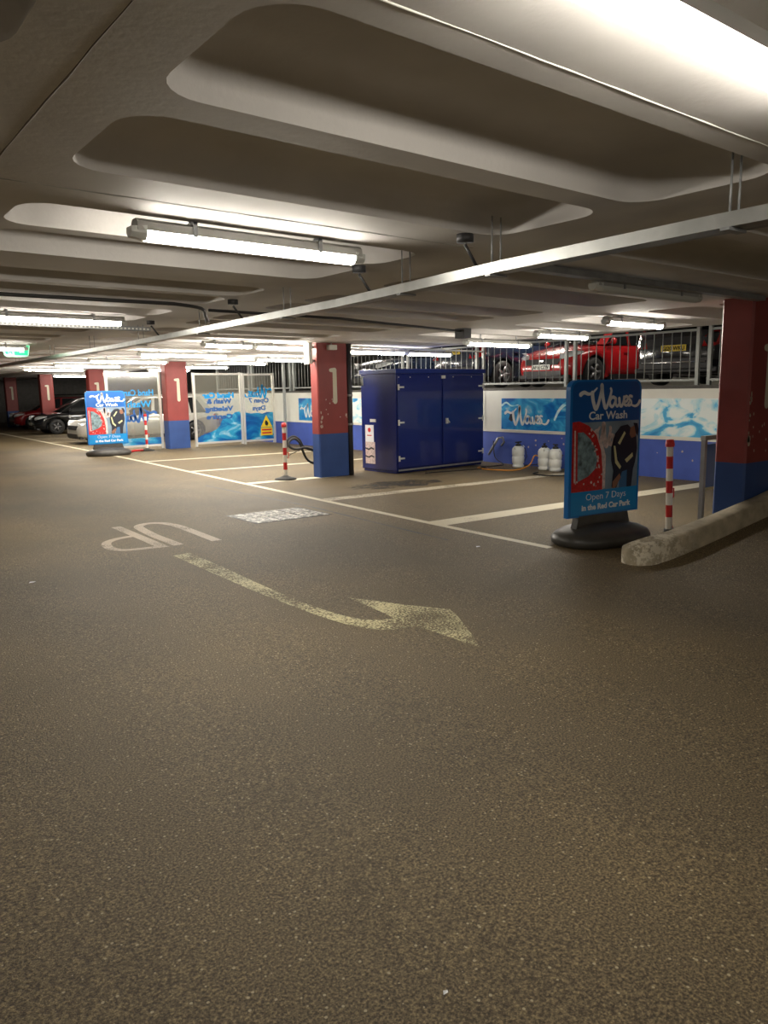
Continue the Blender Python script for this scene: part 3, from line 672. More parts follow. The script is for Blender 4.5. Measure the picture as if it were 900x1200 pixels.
# ------------------------------------------------------------------ swing signs
def board_outline(x0, x1, z0, z1, r=.10, n=5):
    pts = []
    for cx, cz, st in ((x1-r, z1-r, 0), (x0+r, z1-r, 90)):
        for k in range(n+1): a = math.radians(st+90*k/n); pts.append((cx+r*math.cos(a), cz+r*math.sin(a)))
    pts += [(x0, z0), (x1, z0)]
    return pts
def swing_sign(loc, lb, rz=0, lean=0, mats=None):
    t = empty('forecourt_sign', loc, lb, 'sign', 'pavement signs advertising the car wash', rz=rz)
    # weighted base: flattened moulded mound
    mb = MB(); n = 36; prof = [(.53, 0), (.575, .035), (.58, .08), (.545, .125), (.46, .165), (.33, .195), (.18, .215), (0, .22)]
    vs = []
    for i in range(n):
        a = 2*PI*i/n; c, s_ = math.cos(a), math.sin(a)
        q = (abs(c)**2.6+abs(s_)**2.6)**(-1/2.6)
        for r, z in prof: vs.append((r*q*c, r*q*s_*.62, z))
    k = len(prof); mb.add(vs, [(i*k+j, ((i+1) % n)*k+j, ((i+1) % n)*k+j+1, i*k+j+1) for i in range(n) for j in range(k-1)]+[tuple(i*k for i in range(n))[::-1]], 0, True)
    mb.build('weighted_base', 'base', t)
    for sx in (-1, 1):
        mb = MB(); mb.tube([(sx*.33, 0, .15), (sx*.30, 0, .31)], .025, 8); mb.build('spring', 'darkpipe', t)
    mb = MB(); mb.add([(-.40, -.03, .17), (.40, -.03, .17), (.36, -.03, .31), (-.36, -.03, .31), (-.40, .05, .17), (.40, .05, .17), (.36, .05, .31), (-.36, .05, .31)], [(0, 1, 2, 3), (4, 5, 6, 7), (0, 4, 5, 1), (3, 2, 6, 7), (0, 3, 7, 4), (1, 5, 6, 2)]); mb.build('foot_bracket', 'base', t)
    X0, X1, Z0, Z1 = -.52, .52, .30, 1.69; Wd = X1-X0; Hd = Z1-Z0
    mb = MB(); mb.poly(board_outline(X0, X1, Z0, Z1), -.03, .06); bd = mb.build('board', 'sedge', t)
    P = lambda x, y: (X0+Wd*x, Z1-Hd*y)
    pl = lambda mb, pts, d, mi: mb.poly([P(*p) for p in pts], -.033-d*.0012, 0, mi)
    mb = MB()
    ins = board_outline(X0+.03, X1-.03, Z0+.02, Z1-.02, .085)
    mb.poly(ins, -.0325, 0, 0)                                        # blue head field
    pl(mb, [(.03, .305), (.97, .305), (.97, .81), (.03, .81)], 1, 1)   # picture backdrop
    pl(mb, [(.03, .81), (.97, .81), (.97, .985), (.03, .985)], 1, 2)   # light blue foot
    ptext = MB()
    # pale letters in the picture backdrop
    waves(mb, P(.24, 0)[0], P(0, .315)[1], .66, .25, -.0352, 3, thick=1.7)
    pl(mb, [(.03, .30), (.12, .295), (.25, .33), (.36, .40), (.43, .52), (.455, .65), (.46, .81), (.03, .81)], 3, 4)
    pl(mb, [(.40, .48), (.45, .46), (.50, .56), (.50, .80), (.455, .81), (.445, .62)], 2, 5)
    pl(mb, [(.10, .375), (.18, .375), (.28, .43), (.345, .50), (.375, .58), (.36, .645), (.26, .70), (.11, .735)], 4, 6)
    pl(mb, [(.055, .36), (.075, .36), (.085, .74), (.06, .74)], 4, 5)
    for k in range(26):   # blobs of foam on the pictured car
        a = random.uniform(0, 1); ex = .27+.17*a+random.uniform(-.03, .02); ey = .345+.40*a**1.2+random.uniform(-.01, .02); rr = random.uniform(.006, .016)
        if k > 18: ex, ey = random.uniform(.08, .40), random.uniform(.73, .79)
        pl(mb, [(ex+rr*math.cos(q*PI/4)*random.uniform(.6, 1.3), ey+.8*rr*math.sin(q*PI/4)*random.uniform(.6, 1.3)) for q in range(8)], 4.5, 5)
    # person washing: jeans, overall, arms, head, pale stripes
    pl(mb, [(.70, .70), (.83, .66), (.84, .81), (.70, .81)], 4, 8)
    pl(mb, [(.57, .50), (.62, .40), (.70, .345), (.80, .335), (.86, .37), (.93, .42), (.95, .52), (.93, .62), (.90, .68), (.88, .81), (.81, .81), (.81, .68), (.74, .69), (.66, .81), (.59, .80), (.61, .68), (.575, .60)], 5, 7)
    pl(mb, [(.84, .36), (.90, .345), (.94, .38), (.92, .43), (.86, .44), (.83, .41)], 6, 9)
    pl(mb, [(.88, .325), (.94, .33), (.965, .38), (.95, .43), (.92, .40), (.90, .35)], 7, 7)
    pl(mb, [(.60, .76), (.70, .70), (.72, .735), (.64, .81), (.60, .81)], 7, 9)
    pl(mb, [(.60, .49), (.625, .49), (.66, .60), (.72, .65), (.70, .67), (.63, .62)], 8, 10)
    pl(mb, [(.77, .60), (.88, .55), (.89, .58), (.80, .625)], 8, 10)
    pl(mb, [(.66, .47), (.75, .385), (.77, .40), (.69, .485)], 8, 10)
    mb.build('poster', ['sblue', 'ssky', 'sblue2', 'sfoam', 'sred', 'sfoam', 'sglass', 'sdark', 'sjean', 'sskin', 'shiv'], bd)
    mb = MB(); waves(mb, P(.13, 0)[0], P(0, .03)[1], Wd*.84, Hd*.185, -.036)
    mb.build('script_lettering', 'swhite', bd); mb = MB()
    text(mb, 'Car Wash', P(.52, 0)[0], P(0, .287)[1], .115, -.036, bold=.002, width=Wd*.54); mb.build('lettering', 'swhite', bd); mb = MB()
    text(mb, 'Open 7 Days', P(.52, 0)[0], P(0, .88)[1], .10, -.036, width=Wd*.57, bold=-.001); mb.build('lettering', 'swhite', bd); mb = MB()
    text(mb, 'in the Red Car Park', P(.53, 0)[0], P(0, .953)[1], .08, -.036, bold=.003, width=Wd*.70)
    mb.build('lettering', 'swhite', bd)
    bd.rotation_euler = (lean, 0, 0)
    return t
swing_sign((6.62, 4.9, gz(6.6)), 'large blue car wash sign on a dark base beside the kerb nose', rz=-.1)
swing_sign((6.50, 20.5, gz(6.5)), 'small distant blue car wash sign in front of the left clear screen', rz=.0)

# ------------------------------------------------------------------ bollards
def bollard(loc, lb, lx=0, ly=0, basek='disc'):
    t = empty('striped_bollard', loc, lb, 'bollard', 'red and white striped bollards')
    mb = MB()
    if basek == 'disc': mb.lathe([(0, 0), (.20, 0), (.20, .025), (.12, .045), (.05, .07), (.045, .08), (0, .08)], 24)
    else: mb.lathe([(0, 0), (.06, 0), (.055, .05), (0, .05)], 16)
    mb.build('rubber_foot', 'rubber', t)
    mb = MB(); h0 = .05; n = 7; hh = (1.0-h0)/n
    for k in range(n):
        r = .036; mb.lathe([(r, h0+k*hh), (r, h0+(k+1)*hh)], 16, mi=k % 2)
    mb.lathe([(.036, 1.0), (.03, 1.03), (0, 1.035)], 16, mi=0)
    mb.build('post', ['bwhite', 'bred'], t)
    mb = MB(); mb.lathe([(.048, .97), (.05, 1.0), (.04, 1.045), (0, 1.05)], 16); mb.build('cap', 'bred', t)
    mb = MB(); mb.tube([(.04, -.01, .40), (.07, -.01, .40), (.07, -.01, .50), (.04, -.01, .50)], .008, 6); mb.build('chain_loop', 'bred', t)
    t.rotation_euler = (ly, lx, 0)
    return t
bollard((7.60, 4.72, gz(7.6)), 'striped bollard nearest the camera, leaning left behind the kerb', lx=-.05, basek='small')
bollard((7.10, 12.29, gz(7.1)), 'striped bollard on a round foot left of the middle column')
bollard((7.87, 21.4, gz(7.87)), 'distant striped bollard in front of the left clear screen')
mb = MB(); mb.tube([(7.2, 21.1, gz(7)+.02), (7.45, 21.15, gz(7)+.035), (7.7, 21.3, gz(7)+.03)], .03, 8); tag(mb.build('fallen_strap', 'bred'), 'red piece of plastic lying by the foot of the distant bollard', 'strap')
mb = MB(); mb.add([(7.66, 4.78, gz(7.6)), (7.74, 4.74, gz(7.6)), (7.66, 4.74, gz(7.6)+.14), (7.68, 4.80, gz(7.6)+.13)], [(0, 1, 2), (0, 3, 1), (0, 2, 3), (1, 3, 2)]); tag(mb.build('marker_flap', 'bred'), 'small red plastic flap at the foot of the nearest bollard', 'marker')

# ------------------------------------------------------------------ kerb
fr = [(5.93, 4.14), (5.90, 4.06), (5.93, 3.97), (6.05, 3.91), (6.45, 3.88), (7.1, 3.83), (7.94, 3.78), (9, 3.76), (10.5, 3.75), (12.3, 3.75)]
bk = [(5.95, 4.17), (6.0, 4.20), (6.06, 4.19), (6.15, 4.17), (6.55, 4.10), (7.15, 4.04), (7.9, 3.98), (9, 3.965), (10.5, 3.965), (12.3, 3.965)]
rampz = lambda x: .165*max(0, x-6.35) if x > 6.8 else (.088*((x-6.0)/.8)**2 if x > 6 else 0)
vs = []
for i, ((ax, ay), (bx, by)) in enumerate(zip(fr, bk)):
    hk = .20 if i > 3 else [.13, .155, .175, .195][i]
    za, zb = -.01*ax, -.01*bx; ta, tb = za+rampz(ax)+hk, zb+rampz(bx)+hk
    A = Vector((ax, ay, 0)); B = Vector((bx, by, 0)); d = (B-A); q = lambda s: A+d*s
    for s, z in ((0, za-.02), (0.0, ta-.045), (.06, ta-.012), (.18, ta), (.85, tb), (.97, tb-.015), (1, tb-.04), (1, zb-.02)):
        p = q(s); vs.append((p.x, p.y, z))
mb = MB(); mb.add(vs, [(8*i+k, 8*i+k+1, 8*i+9+k, 8*i+8+k) for i in range(len(fr)-1) for k in range(7)]+[tuple(range(8)), tuple(8*len(fr)-8+k for k in range(8))], 0, True)
kb = mb.build('concrete_kerb', 'kerb'); tag(kb, 'worn concrete kerb running up beside the ramp from the large sign', 'kerb')
def kerbmat():
    m = M_['kerb']; nt = m.node_tree; N = nt.nodes; Lk = nt.links.new; b = N['Principled BSDF']
    src = b.inputs['Base Color'].links[0].from_socket; tc = [n for n in N if n.bl_idname == 'ShaderNodeTexCoord'][0]
    n = N.new('ShaderNodeTexNoise'); n.inputs['Scale'].default_value = 9; n.inputs['Detail'].default_value = 8; n.inputs['Roughness'].default_value = .75; Lk(tc.outputs['Object'], n.inputs['Vector'])
    r = N.new('ShaderNodeValToRGB'); r.color_ramp.elements[0].position = .50; r.color_ramp.elements[1].position = .55; Lk(n.outputs['Fac'], r.inputs[0])
    sx = N.new('ShaderNodeSeparateXYZ'); Lk(tc.outputs['Object'], sx.inputs[0])
    mr = N.new('ShaderNodeMapRange'); mr.inputs[1].default_value = 6.25; mr.inputs[2].default_value = 6.75; mr.inputs[3].default_value = 1; mr.inputs[4].default_value = 0; Lk(sx.outputs[0], mr.inputs[0])
    mu = N.new('ShaderNodeMath'); mu.operation = 'MULTIPLY'; Lk(r.outputs[0], mu.inputs[0]); Lk(mr.outputs[0], mu.inputs[1])
    mx = N.new('ShaderNodeMix'); mx.data_type = 'RGBA'; Lk(mu.outputs[0], mx.inputs[0]); Lk(src, mx.inputs[6]); mx.inputs[7].default_value = (.78, .72, .58, 1); Lk(mx.outputs[2], b.inputs['Base Color'])
kerbmat()

# post with blue panel behind right column
t = empty('steel_notice_stand', (8.35, 4.78, gz(8.4)), 'steel framed stand with a blue panel, half hidden behind the right edge column', 'notice stand')
for x in (0, .62):
    mb = MB(); mb.box(x-.025, x+.025, -.025, .025, 0, 1.02); mb.build('post', 'galvdull', t)
mb = MB(); mb.box(-.03, .65, -.03, .03, 1.0, 1.05); mb.build('top_bar', 'galv', t)
mb = MB(); mb.box(.03, .59, -.012, .012, .44, .95); mb.build('panel', 'sblue', t)
mb = MB(); mb.box(.03, .59, -.016, .016, .41, .44); mb.build('lower_bar', 'shiv', t)

# ------------------------------------------------------------------ clear screens
YS = 21.95
def screen(x0, x1, lb):
    t = empty('clear_screen', (x0, YS, gz(x0)), lb, 'screen', 'aluminium framed clear screens at the end of the wash bays')
    W = x1-x0; f = .07
    for a in (0, W-f):
        mb = MB(); mb.box(a, a+f, -.035, .035, 0, 2.22); mb.build('post', 'alu', t)
    mb = MB(); mb.box(f, W-f, -.03, .03, 2.15, 2.21); mb.build('top_rail', 'alu', t)
    mb = MB(); mb.box(f, W-f, -.03, .03, .07, .13); mb.build('bottom_rail', 'alu', t)
    mb = MB(); mb.box(f, W-f, -.003, .003, .13, 2.15); p = mb.build('pane', 'screen', t)
    return t, p, W
t, p, W = screen(6.98, 8.58, 'clear screen left of the column, half covered by the small sign')
mb = MB(); mb.box(.07, W-.07, -.008, -.005, .13, .33); mb.build('wave_print', 'wave3', p)
mb = MB(); text(mb, 'Hand Car', .95, 1.55, .24, -.01, mirror=True, bold=.006, width=.85); mb.build('lettering', 'letterc', p)
mb = MB(); text(mb, 'Wash', .95, 1.22, .26, -.01, mirror=True, bold=.006, width=.7); mb.build('lettering', 'letterc', p)
mb = MB(); waves(mb, .12, 1.22, 1.3, .44, -.01, mirror=True, thick=1.2); mb.build('script_lettering', 'letterb', p)
t, p, W = screen(9.58, 11.20, 'middle clear screen, with mirrored lettering over a printed blue wave')
mb = MB(); top = [(W-.07, .98), (W-.12, 1.02), (W-.25, 1.00), (W-.38, .92), (W-.5, .94), (W-.62, .86), (W-.72, .76), (W-.78, .62), (W-.9, .5), (W-1.05, .44), (W-1.25, .38), (.2, .33), (.07, .25)]
mb.poly([(.07, .13)]+[(W-.07, .13)]+top, -.008); mb.build('wave_print', 'wave3', p)
mb = MB(); text(mb, 'Hand Car', .82, 1.46, .22, -.01, mirror=True, bold=.012, width=1.05); mb.build('cyan_lettering', 'letterc', p)
for s_, z_, w_ in (('Wash &', 1.27, .85), ('Valeting', 1.04, .95), ('Centre', .80, .88)):
    mb = MB(); text(mb, s_, .84, z_+.02, .20, -.01, mirror=True, bold=.009, width=w_); mb.build('lettering', 'letterb', p)
t, p, W = screen(11.22, 12.36, 'right clear screen against the blue and white wall, with a warning sign')
Wf = W
mb = MB(); mb.poly([(.07, .13), (W-.07, .13), (W-.07, .98), (W*.75, .99), (W*.6, .94), (W*.45, .98), (W*.25, .96), (.07, 1.0)], -.008); mb.build('wave_print', 'wave3', p)
mb = MB(); waves(mb, .09, 1.86, W-.2, .42, -.01, mirror=True, thick=1.2); mb.build('script_lettering', 'letterc', p)
mb = MB(); text(mb, 'Open 7', W*.5, 1.30, .2, -.01, mirror=True, bold=.007, width=.72); mb.build('lettering', 'letterb', p); mb = MB(); text(mb, 'Days', W*.5, 1.06, .2, -.01, mirror=True, bold=.007, width=.46); mb.build('lettering', 'letterb', p)
t = empty('warning_sign', (12.02, YS-.045, gz(12)), 'yellow triangular warning sign fixed on the right clear screen', 'warning sign')
mb = MB(); mb.poly([(-.21, .52), (.21, .52), (0, .90)], 0, .006); mb.box(-.21, .21, 0, .006, .26, .50); mb.build('plate', 'yellow', t)
mb = MB(); mb.poly([(-.04, .58), (.03, .56), (.07, .64), (.02, .72), (-.03, .74), (-.06, .66)], -.002); mb.build('symbol', 'black', t)
mb = MB(); mb.box(-.18, .18, -.003, 0, .41, .46); mb.box(-.17, .17, -.003, 0, .31, .36); mb.build('print', 'bred', t)
# screen posts by wall
mb = MB(); mb.box(12.12, 12.19, 20.9, 20.97, gz(12), 2.55); tag(mb.build('steel_post', 'rail'), 'tall grey steel post rising from floor to ceiling right of the warning sign', 'post')

# ------------------------------------------------------------------ tanks, hoses, cables
def tank(loc, lb, rz=0):
    t = empty('spray_tank', loc, lb, 'spray tank', 'white pump spray tanks by the blue wall', rz=rz)
    mb = MB(); mb.lathe([(0, 0), (.10, 0), (.12, .02), (.12, .05), (.105, .07), (.125, .10), (.13, .22), (.12, .235), (.12, .25), (.13, .265), (.13, .38), (.11, .42), (.07, .45), (0, .455)], 24); mb.build('body', 'tank', t)
    mb = MB(); mb.lathe([(0, .45), (.06, .45), (.055, .49), (.02, .50), (.02, .53), (0, .53)], 16); mb.tube([(-.09, 0, .53), (.09, 0, .53)], .014, 8); mb.build('pump_handle', 'rubber', t)
    mb = MB(); mb.tube([(-.13, -.02, .40), (-.16, -.02, .43), (-.12, -.02, .455)], .012, 6); mb.tube([(.13, -.02, .40), (.16, -.02, .43), (.12, -.02, .455)], .012, 6); mb.build('lug', 'tank', t)
    mb = MB(); mb.tube([(.10, -.06, .1), (.16, -.10, .22), (.14, -.06, .4)], .008, 6); mb.build('strap', 'rubber', t)
    return t
# two kinds share one builder
tank((11.95, 10.98, gz(12)), 'white spray tank standing alone by the orange hose')
tank((11.95, 10.27, gz(12)), 'white spray tank, left one of the touching pair', .5)
tank((11.88, 9.93, gz(12)), 'white spray tank, right one of the touching pair, beside the large sign', 1.2)
def hose(pts, r, m, name, lb, cat='hose', sub=8):
    mb = MB(); mb.tube(smoothpath(pts, sub), r, 8); return tag(mb.build(name, m), lb, cat)
g = lambda x, y, h=0: (x, y, gz(x)+h)
hose([g(11.4, 11.55, .015), g(11.15, 11.35, .015), g(11.1, 10.9, .015), g(11.35, 10.5, .02), g(11.7, 10.45, .10), g(11.85, 10.45, .28), g(11.95, 10.42, .26)], .013, 'hosey', 'yellow_hose', 'orange-yellow hose curling round the lone spray tank')
hose([g(11.4, 9.95, .015), g(11.1, 9.8, .015), g(11.1, 9.4, .015), g(11.5, 9.15, .02), g(11.9, 9.2, .1)], .012, 'rubber', 'black_hose', 'thin black hose looped on the floor before the pair of tanks')
hose([g(12.25, 12.0, .5), g(12.2, 11.9, .15), g(12.15, 11.6, .015), g(11.9, 11.45, .012), g(11.35, 11.45, .012), g(11.2, 11.2, .012), g(10.3, 11.3, .012), g(9.7, 11.35, .012)], .010, 'rubber', 'black_cable', 'thin black cable trailing on the floor from the wall to the cabinet', 'cable')
hose([g(12.15, 11.2, .012), g(12.25, 10.8, .05), g(12.25, 10.3, .15), g(12.2, 10.0, .3)], .010, 'rubber', 'black_cable', 'thin black cable along the wall foot behind the spray tanks', 'cable')
hose([g(7.95, 12.6, .22), g(7.81, 12.6, .28), g(7.73, 12.6, .37), g(7.66, 12.6, .52), g(7.60, 12.6, .66), g(7.50, 12.62, .73), g(7.40, 12.62, .68), g(7.37, 12.6, .60), g(7.45, 12.58, .54), g(7.55, 12.56, .53), g(7.68, 12.55, .55), g(7.82, 12.53, .52), g(7.98, 12.5, .42), g(8.1, 12.37, .38)], .024, 'rubber', 'black_hose', 'thick black hose coiled beside the left of the middle column')
hose([g(7.34, 12.66, .55), g(7.38, 12.66, .70), g(7.52, 12.68, .77), g(7.66, 12.68, .70), g(7.74, 12.66, .56), g(7.9, 12.6, .48), g(8.12, 12.37, .43)], .018, 'rubber', 'black_hose', 'upper strand of black hose reaching to the middle column')
hose([g(7.14, 12.34, .42), g(7.2, 12.45, .38), g(7.4, 12.55, .45), g(7.62, 12.6, .50)], .006, 'rubber', 'black_cable', 'thin cord from the middle bollard to the black hose coil', 'cable')

# ------------------------------------------------------------------ cars
def car(name, L, Wd, H, paint, lb, loc, rz, plate=None, platetext='', kind='hatch', rear=False, wheels=True, pz=.64):
    t = empty(name, loc, lb, 'car', None, rz); hw = Wd/2; hl = L/2
    belt = H*.63
    st = [(-hl, .78, .34, belt*.80), (-hl+.05, .88, .26, belt*.93), (-hl+.25, .97, .22, belt), (-.25*L, 1.0, .18, belt*1.0), (0, 1.0, .17, belt*.985), (.18*L, 1.0, .17, belt*.97),
          (.27*L, 1.0, .18, belt*.955), (.36*L, .985, .20, belt*.89), (.44*L, .93, .20, belt*.80), (hl-.10, .83, .22, belt*.70), (hl-.02, .72, .26, belt*.60), (hl, .60, .32, belt*.50)]
    vs = []; nr = 0
    for x, wf, zb, zt in st:
        w_ = hw*wf; ring = [(0, zb), (w_*.80, zb), (w_*.95, zb+.06), (w_*.99, zb+(zt-zb)*.35), (w_, zb+(zt-zb)*.62), (w_*.965, zb+(zt-zb)*.86), (w_*.90, zt-.02), (w_*.80, zt+.005), (w_*.4, zt+.03), (0, zt+.035)]
        full = ring+[(-a, b) for a, b in ring[-2:0:-1]]; nr = len(full); vs += [(x, a, b) for a, b in full]
    mb = MB(); n = len(st)
    mb.add(vs, [(i*nr+k, i*nr+(k+1) % nr, (i+1)*nr+(k+1) % nr, (i+1)*nr+k) for i in range(n-1) for k in range(nr)]+[tuple(range(nr)), tuple((n-1)*nr+k for k in range(nr))], 0, True)
    body = mb.build('body', [paint, 'trimc'], t)
    R = .32 if H < 1.6 else .34; wx = (.315*L, -.30*L)
    mbc = MB()
    for x in wx:
        for s_ in (-1, 1):
            m2 = MB(); m2.lathe([(0, -.22), (R+.055, -.22), (R+.055, .3), (0, .3)], 28, axis='y', c=(x, s_*(hw-.04), R)); mbc.add(m2.v, m2.f, 1)
    cut = mbc.build('cut', ['trimc', 'trimc']); cut.parent = t
    md = body.modifiers.new('b', 'BOOLEAN'); md.object = cut; md.operation = 'DIFFERENCE'; md.solver = 'EXACT'
    dg = bpy.context.evaluated_depsgraph_get(); me = bpy.data.meshes.new_from_object(body.evaluated_get(dg)); body.modifiers.clear(); body.data = me; bpy.data.objects.remove(cut)
    if wheels:
        w0 = None
        for x in wx:
            for s_ in (-1, 1):
                if w0 is None:
                    mb = MB(); mb.lathe([(R*.62, -.10), (R*.93, -.10), (R, -.06), (R, .06), (R*.93, .10), (R*.62, .10)], 28, axis='y'); w0 = mb.build('wheel', 'rubber', t)
                    mb = MB(); mb.lathe([(R*.63, -.10), (R*.60, -.085), (R*.58, .08), (R*.63, .10)], 28, axis='y')
                    mb.lathe([(0, -.02), (R*.6, -.02)], 20, axis='y', mi=1)
                    for k in range(5):
                        a = 2*PI*k/5
                        mb.tube([(0, -.07, 0), (R*.6*math.cos(a), -.085, R*.6*math.sin(a))], .03, 6, rs=[.045, .025])
                    mb.build('rim', ['rimm', 'trimc'], w0); wk = w0
                else: wk = copy_tree(w0, t)
                wk.location = (x, s_*(hw-.11), R); wk.rotation_euler = (0, 0, 0 if s_ < 0 else PI)
    # cabin
    if kind == 'mpv': bx = [.34, .28, .02, 0, -.24, -.26, -.44, -.485]; rx = [.14, .12, .01, -.01, -.235, -.255, -.41, -.455]
    else: bx = [.27, .21, .01, -.01, -.25, -.28, -.40, -.465]; rx = [.06, .035, -.01, -.03, -.245, -.27, -.33, -.375]
    zb = belt-.015; zr = H-.05; bw, rw = hw*.90, hw*.70
    bulge = [0, .01, .025, .025, .02, .02, .01, 0]
    pts = lambda s_: [((bx[i]*L, s_*bw*(1 if 0 < i < 7 else .90), zb), (rx[i]*L, s_*rw*(1 if 0 < i < 7 else .88), zr+bulge[i])) for i in range(8)]
    for s_ in (-1, 1):
        q = pts(s_)
        for i in (0, 2, 4, 6):
            mb = MB(); 
            a, b = q[i], q[i+1]; inn = lambda p: (p[0], p[1]-s_*.05, p[2])
            mb.add([a[0], b[0], b[1], a[1], inn(a[0]), inn(b[0]), inn(b[1]), inn(a[1])], [(0, 1, 2, 3), (4, 5, 6, 7), (0, 1, 5, 4), (1, 2, 6, 5), (2, 3, 7, 6), (3, 0, 4, 7)]); mb.build('pillar', paint, t)
        for i in (1, 3, 5):
            mb = MB(); a, b = q[i], q[i+1]; inn = lambda p: (p[0], p[1]-s_*.015, p[2]); inn2 = lambda p: (p[0], p[1]-s_*.03, p[2])
            mb.add([inn(a[0]), inn(b[0]), inn(b[1]), inn(a[1]), inn2(a[0]), inn2(b[0]), inn2(b[1]), inn2(a[1])], [(0, 1, 2, 3), (4, 5, 6, 7), (0, 1, 5, 4), (1, 2, 6, 5), (2, 3, 7, 6), (3, 0, 4, 7)]); mb.build('side_window', 'glass', t)
    l, r = pts(1), pts(-1)
    for i, nm in ((0, 'windscreen'), (7, 'rear_window')):
        sg = 1 if i == 0 else -1
        mb = MB(); A, B, C_, D_ = [Vector(p) for p in (l[i][0], r[i][0], r[i][1], l[i][1])]; m0 = (A+B)/2+Vector((sg*.07, 0, 0)); m1 = (C_+D_)/2+Vector((sg*.05, 0, 0))
        th = Vector((-sg*.02, 0, 0)); q = [A, m0, B, C_, m1, D_]
        mb.add(q+[p+th for p in q], [(0, 1, 4, 5), (1, 2, 3, 4), (6, 7, 10, 11), (7, 8, 9, 10)]+[(k, (k+1) % 6, (k+1) % 6+6, k+6) for k in range(6)], 0, True); mb.build(nm, 'glass', t)
    mb = MB(); vs = []
    for i in range(8):
        x = rx[i]*L; w_ = rw*(1 if 0 < i < 7 else .88); z = zr+bulge[i]; e = .02 if i in (0, 7) else .045
        for a, b in ((-1.0, -.01), (-.97, .012), (-.8, e*.8), (0, e+.012), (.8, e*.8), (.97, .012), (1.0, -.01)): vs.append((x, a*w_*1.01, z+b))
    mb.add(vs, [(7*i+k, 7*i+k+1, 7*i+8+k, 7*i+7+k) for i in range(7) for k in range(6)]+[(7*i, 7*i+7, 7*i+13, 7*i+6) for i in range(7)]+[tuple(range(7)), tuple(range(49, 56))], 0, True); mb.build('roof', paint, t)
    # lights, grille, bumper, plate, mirror, sills
    zt = belt*.70
    for s_ in (-1, 1):
        mb = MB(); pp = [(hl-.03, .52, .60), (hl-.14, .80, .66), (hl-.34, .93, .72), (hl-.40, .94, .78), (hl-.15, .80, .79), (hl-.04, .54, .72)]
        q = [(a, s_*b*hw, c*belt/.95) for a, b, c in pp]; inn = [(a-.05, b*.94, c) for a, b, c in q]
        mb.add([(a+.012, b*1.035, c) for a, b, c in q]+inn, [tuple(range(6)), tuple(range(11, 5, -1))]+[(k, (k+1) % 6, 6+(k+1) % 6, 6+k) for k in range(6)]); mb.build('headlight', 'lens', t)
        mb = MB(); q = [(-hl-.005, .62, .66), (-hl+.03, .86, .66), (-hl+.26, .985, .74), (-hl+.24, .97, .93), (-hl+.05, .85, .92), (-hl+.02, .66, .84)]
        q = [(a-.01, s_*b*hw*1.01, c*belt/1.0) for a, b, c in q]; inn = [(a+.06, b*.93, c) for a, b, c in q]
        mb.add(q+inn, [tuple(range(6)), tuple(range(11, 5, -1))]+[(k, (k+1) % 6, 6+(k+1) % 6, 6+k) for k in range(6)]); mb.build('tail_light', 'redlens', t)
        mb = MB(); mb.lathe([(0, -.05), (.06, -.045), (.085, 0), (.06, .04), (0, .05)], 12, c=(.19*L, s_*(hw+.07), belt+.06), axis='y'); mb.tube([(.19*L, s_*hw*.88, belt+.0), (.19*L, s_*(hw+.05), belt+.04)], .02, 6); mb.build('wing_mirror', paint, t)
        for x in (.05*L, -.20*L):
            mb = MB(); mb.box(x-.09, x+.09, min(s_*hw*.985, s_*(hw+.02)), max(s_*hw*.985, s_*(hw+.02)), belt*.78, belt*.81); mb.build('door_handle', paint, t)
        mb = MB(); mb.box(-.17*L, .19*L, min(s_*hw*.9, s_*(hw+.01)), max(s_*hw*.9, s_*(hw+.01)), .16, .27); mb.build('sill', 'trimc', t)
    mb = MB(); mb.add([(hl-.03, -.52*hw, .52*belt), (hl-.03, .52*hw, .52*belt), (hl-.045, .60*hw, .66*belt), (hl-.045, -.60*hw, .66*belt), (hl+.012, -.50*hw, .52*belt), (hl+.012, .50*hw, .52*belt), (hl-.02, .58*hw, .66*belt), (hl-.02, -.58*hw, .66*belt)], [(4, 5, 6, 7), (0, 1, 5, 4), (1, 2, 6, 5), (2, 3, 7, 6), (3, 0, 4, 7)]); mb.build('grille', 'trimc', t)
    mb = MB(); mb.box(hl-.08, hl+.015, -.60*hw, .60*hw, .25, .36); mb.box(hl-.16, hl-.04, -.78*hw, .78*hw, .20, .27); mb.build('lower_intake', 'trimc', t)
    mb = MB(); mb.box(hl+.005, hl+.02, -.06, .06, .60*belt, .63*belt); mb.build('badge', 'chrome', t)
    mb = MB(); mb.box(-hl-.03, -hl+.12, -.80*hw, .80*hw, .30, .44*belt/.9); mb.box(-hl+.02, -hl+.3, -.93*hw, .93*hw, .24, .34); mb.build('rear_bumper', 'trimc' if kind == 'mpv' else paint, t, bevel=.02)
    if rear and kind == 'mpv':
        mb = MB(); mb.tube([(-hl-.035, -.72*hw, .43), (-hl-.035, .72*hw, .43)], .018, 8); mb.build('chrome_strip', 'chrome', t)
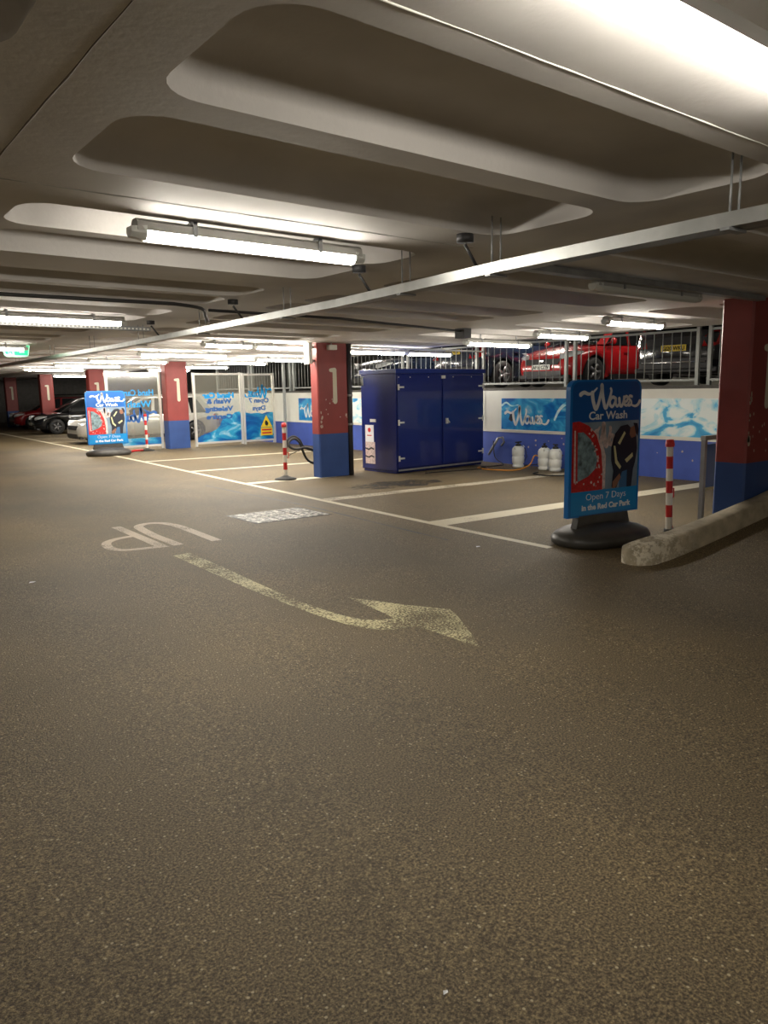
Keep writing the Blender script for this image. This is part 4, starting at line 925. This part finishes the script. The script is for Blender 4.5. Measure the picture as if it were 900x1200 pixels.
    if plate:
        x = (hl+.028) if plate == 'front' else (-hl-.012); s_ = 1 if plate == 'front' else -1; z = .385 if plate == 'front' else pz
        mb = MB(); mb.box(min(x, x+s_*.01), max(x, x+s_*.01), -.26, .26, z, z+.115); pl = mb.build('number_plate', 'platew' if plate == 'front' else 'platey', t)
        if not platetext: return t
        mb = MB(); text(mb, platetext, 0, 0, .105, 0, bold=.003, width=.46)
        mb.v = [(x+s_*.0125, (a)*s_, z+.02+c) for a, b, c in mb.v]; mb.build('plate_lettering', 'black', pl)
    return t
d = gz
car('parked_car', 4.25, 1.80, 1.47, 'blackcar', 'black hatchback parked nose out at the left, beside the far red car', (7.75+2.15, 34.3, gz(9.9)), PI, 'front', '')
car('parked_car', 4.9, 1.80, 1.50, 'silver', 'silver car parked behind the small sign and the clear screens', (9.6, 26.15, gz(9.5)), PI, None)
car('parked_car', 4.2, 1.78, 1.48, 'darkred', 'far red car at the left edge beyond the black hatchback', (10.3, 40.0, gz(10)), PI, None)
car('parked_car', 4.1, 1.75, 1.45, 'redcar', 'red car only just entering the left edge of the picture', (2.96, 20.2+2.0, gz(3)), -PI/2+.0, None)
UZ = 1.66-.13
car('parked_car', 4.2, 1.78, 1.50, 'redcar', 'bright red car on the upper deck with a white number plate', (13.45+2.1, 11.68, UZ), PI, 'front', 'AF16 CZW')
car('parked_car', 4.4, 1.85, 1.70, 'blackcar', 'black car on the upper deck with a yellow plate, right of the red car', (13.35+2.2, 8.35, UZ), 0, 'rear', 'GJ20 WKU', 'mpv', True)
car('parked_car', 4.4, 1.85, 1.75, 'bluecar', 'dark car on the upper deck above the cabinet, with a yellow plate', (13.4+2.2, 14.55, UZ), 0, 'rear', 'LD17 VXK', 'mpv', True, pz=.85)
car('parked_car', 4.2, 1.80, 1.50, 'bluecar', 'dark car on the upper deck between the middle column and cabinet', (13.5+2.1, 18.5, UZ), PI, None)
car('parked_car', 4.2, 1.80, 1.50, 'darkred', 'dark red car far back on the upper deck behind the yellow-plate cars', (20.5+2.1, 11.5, UZ), PI, None)
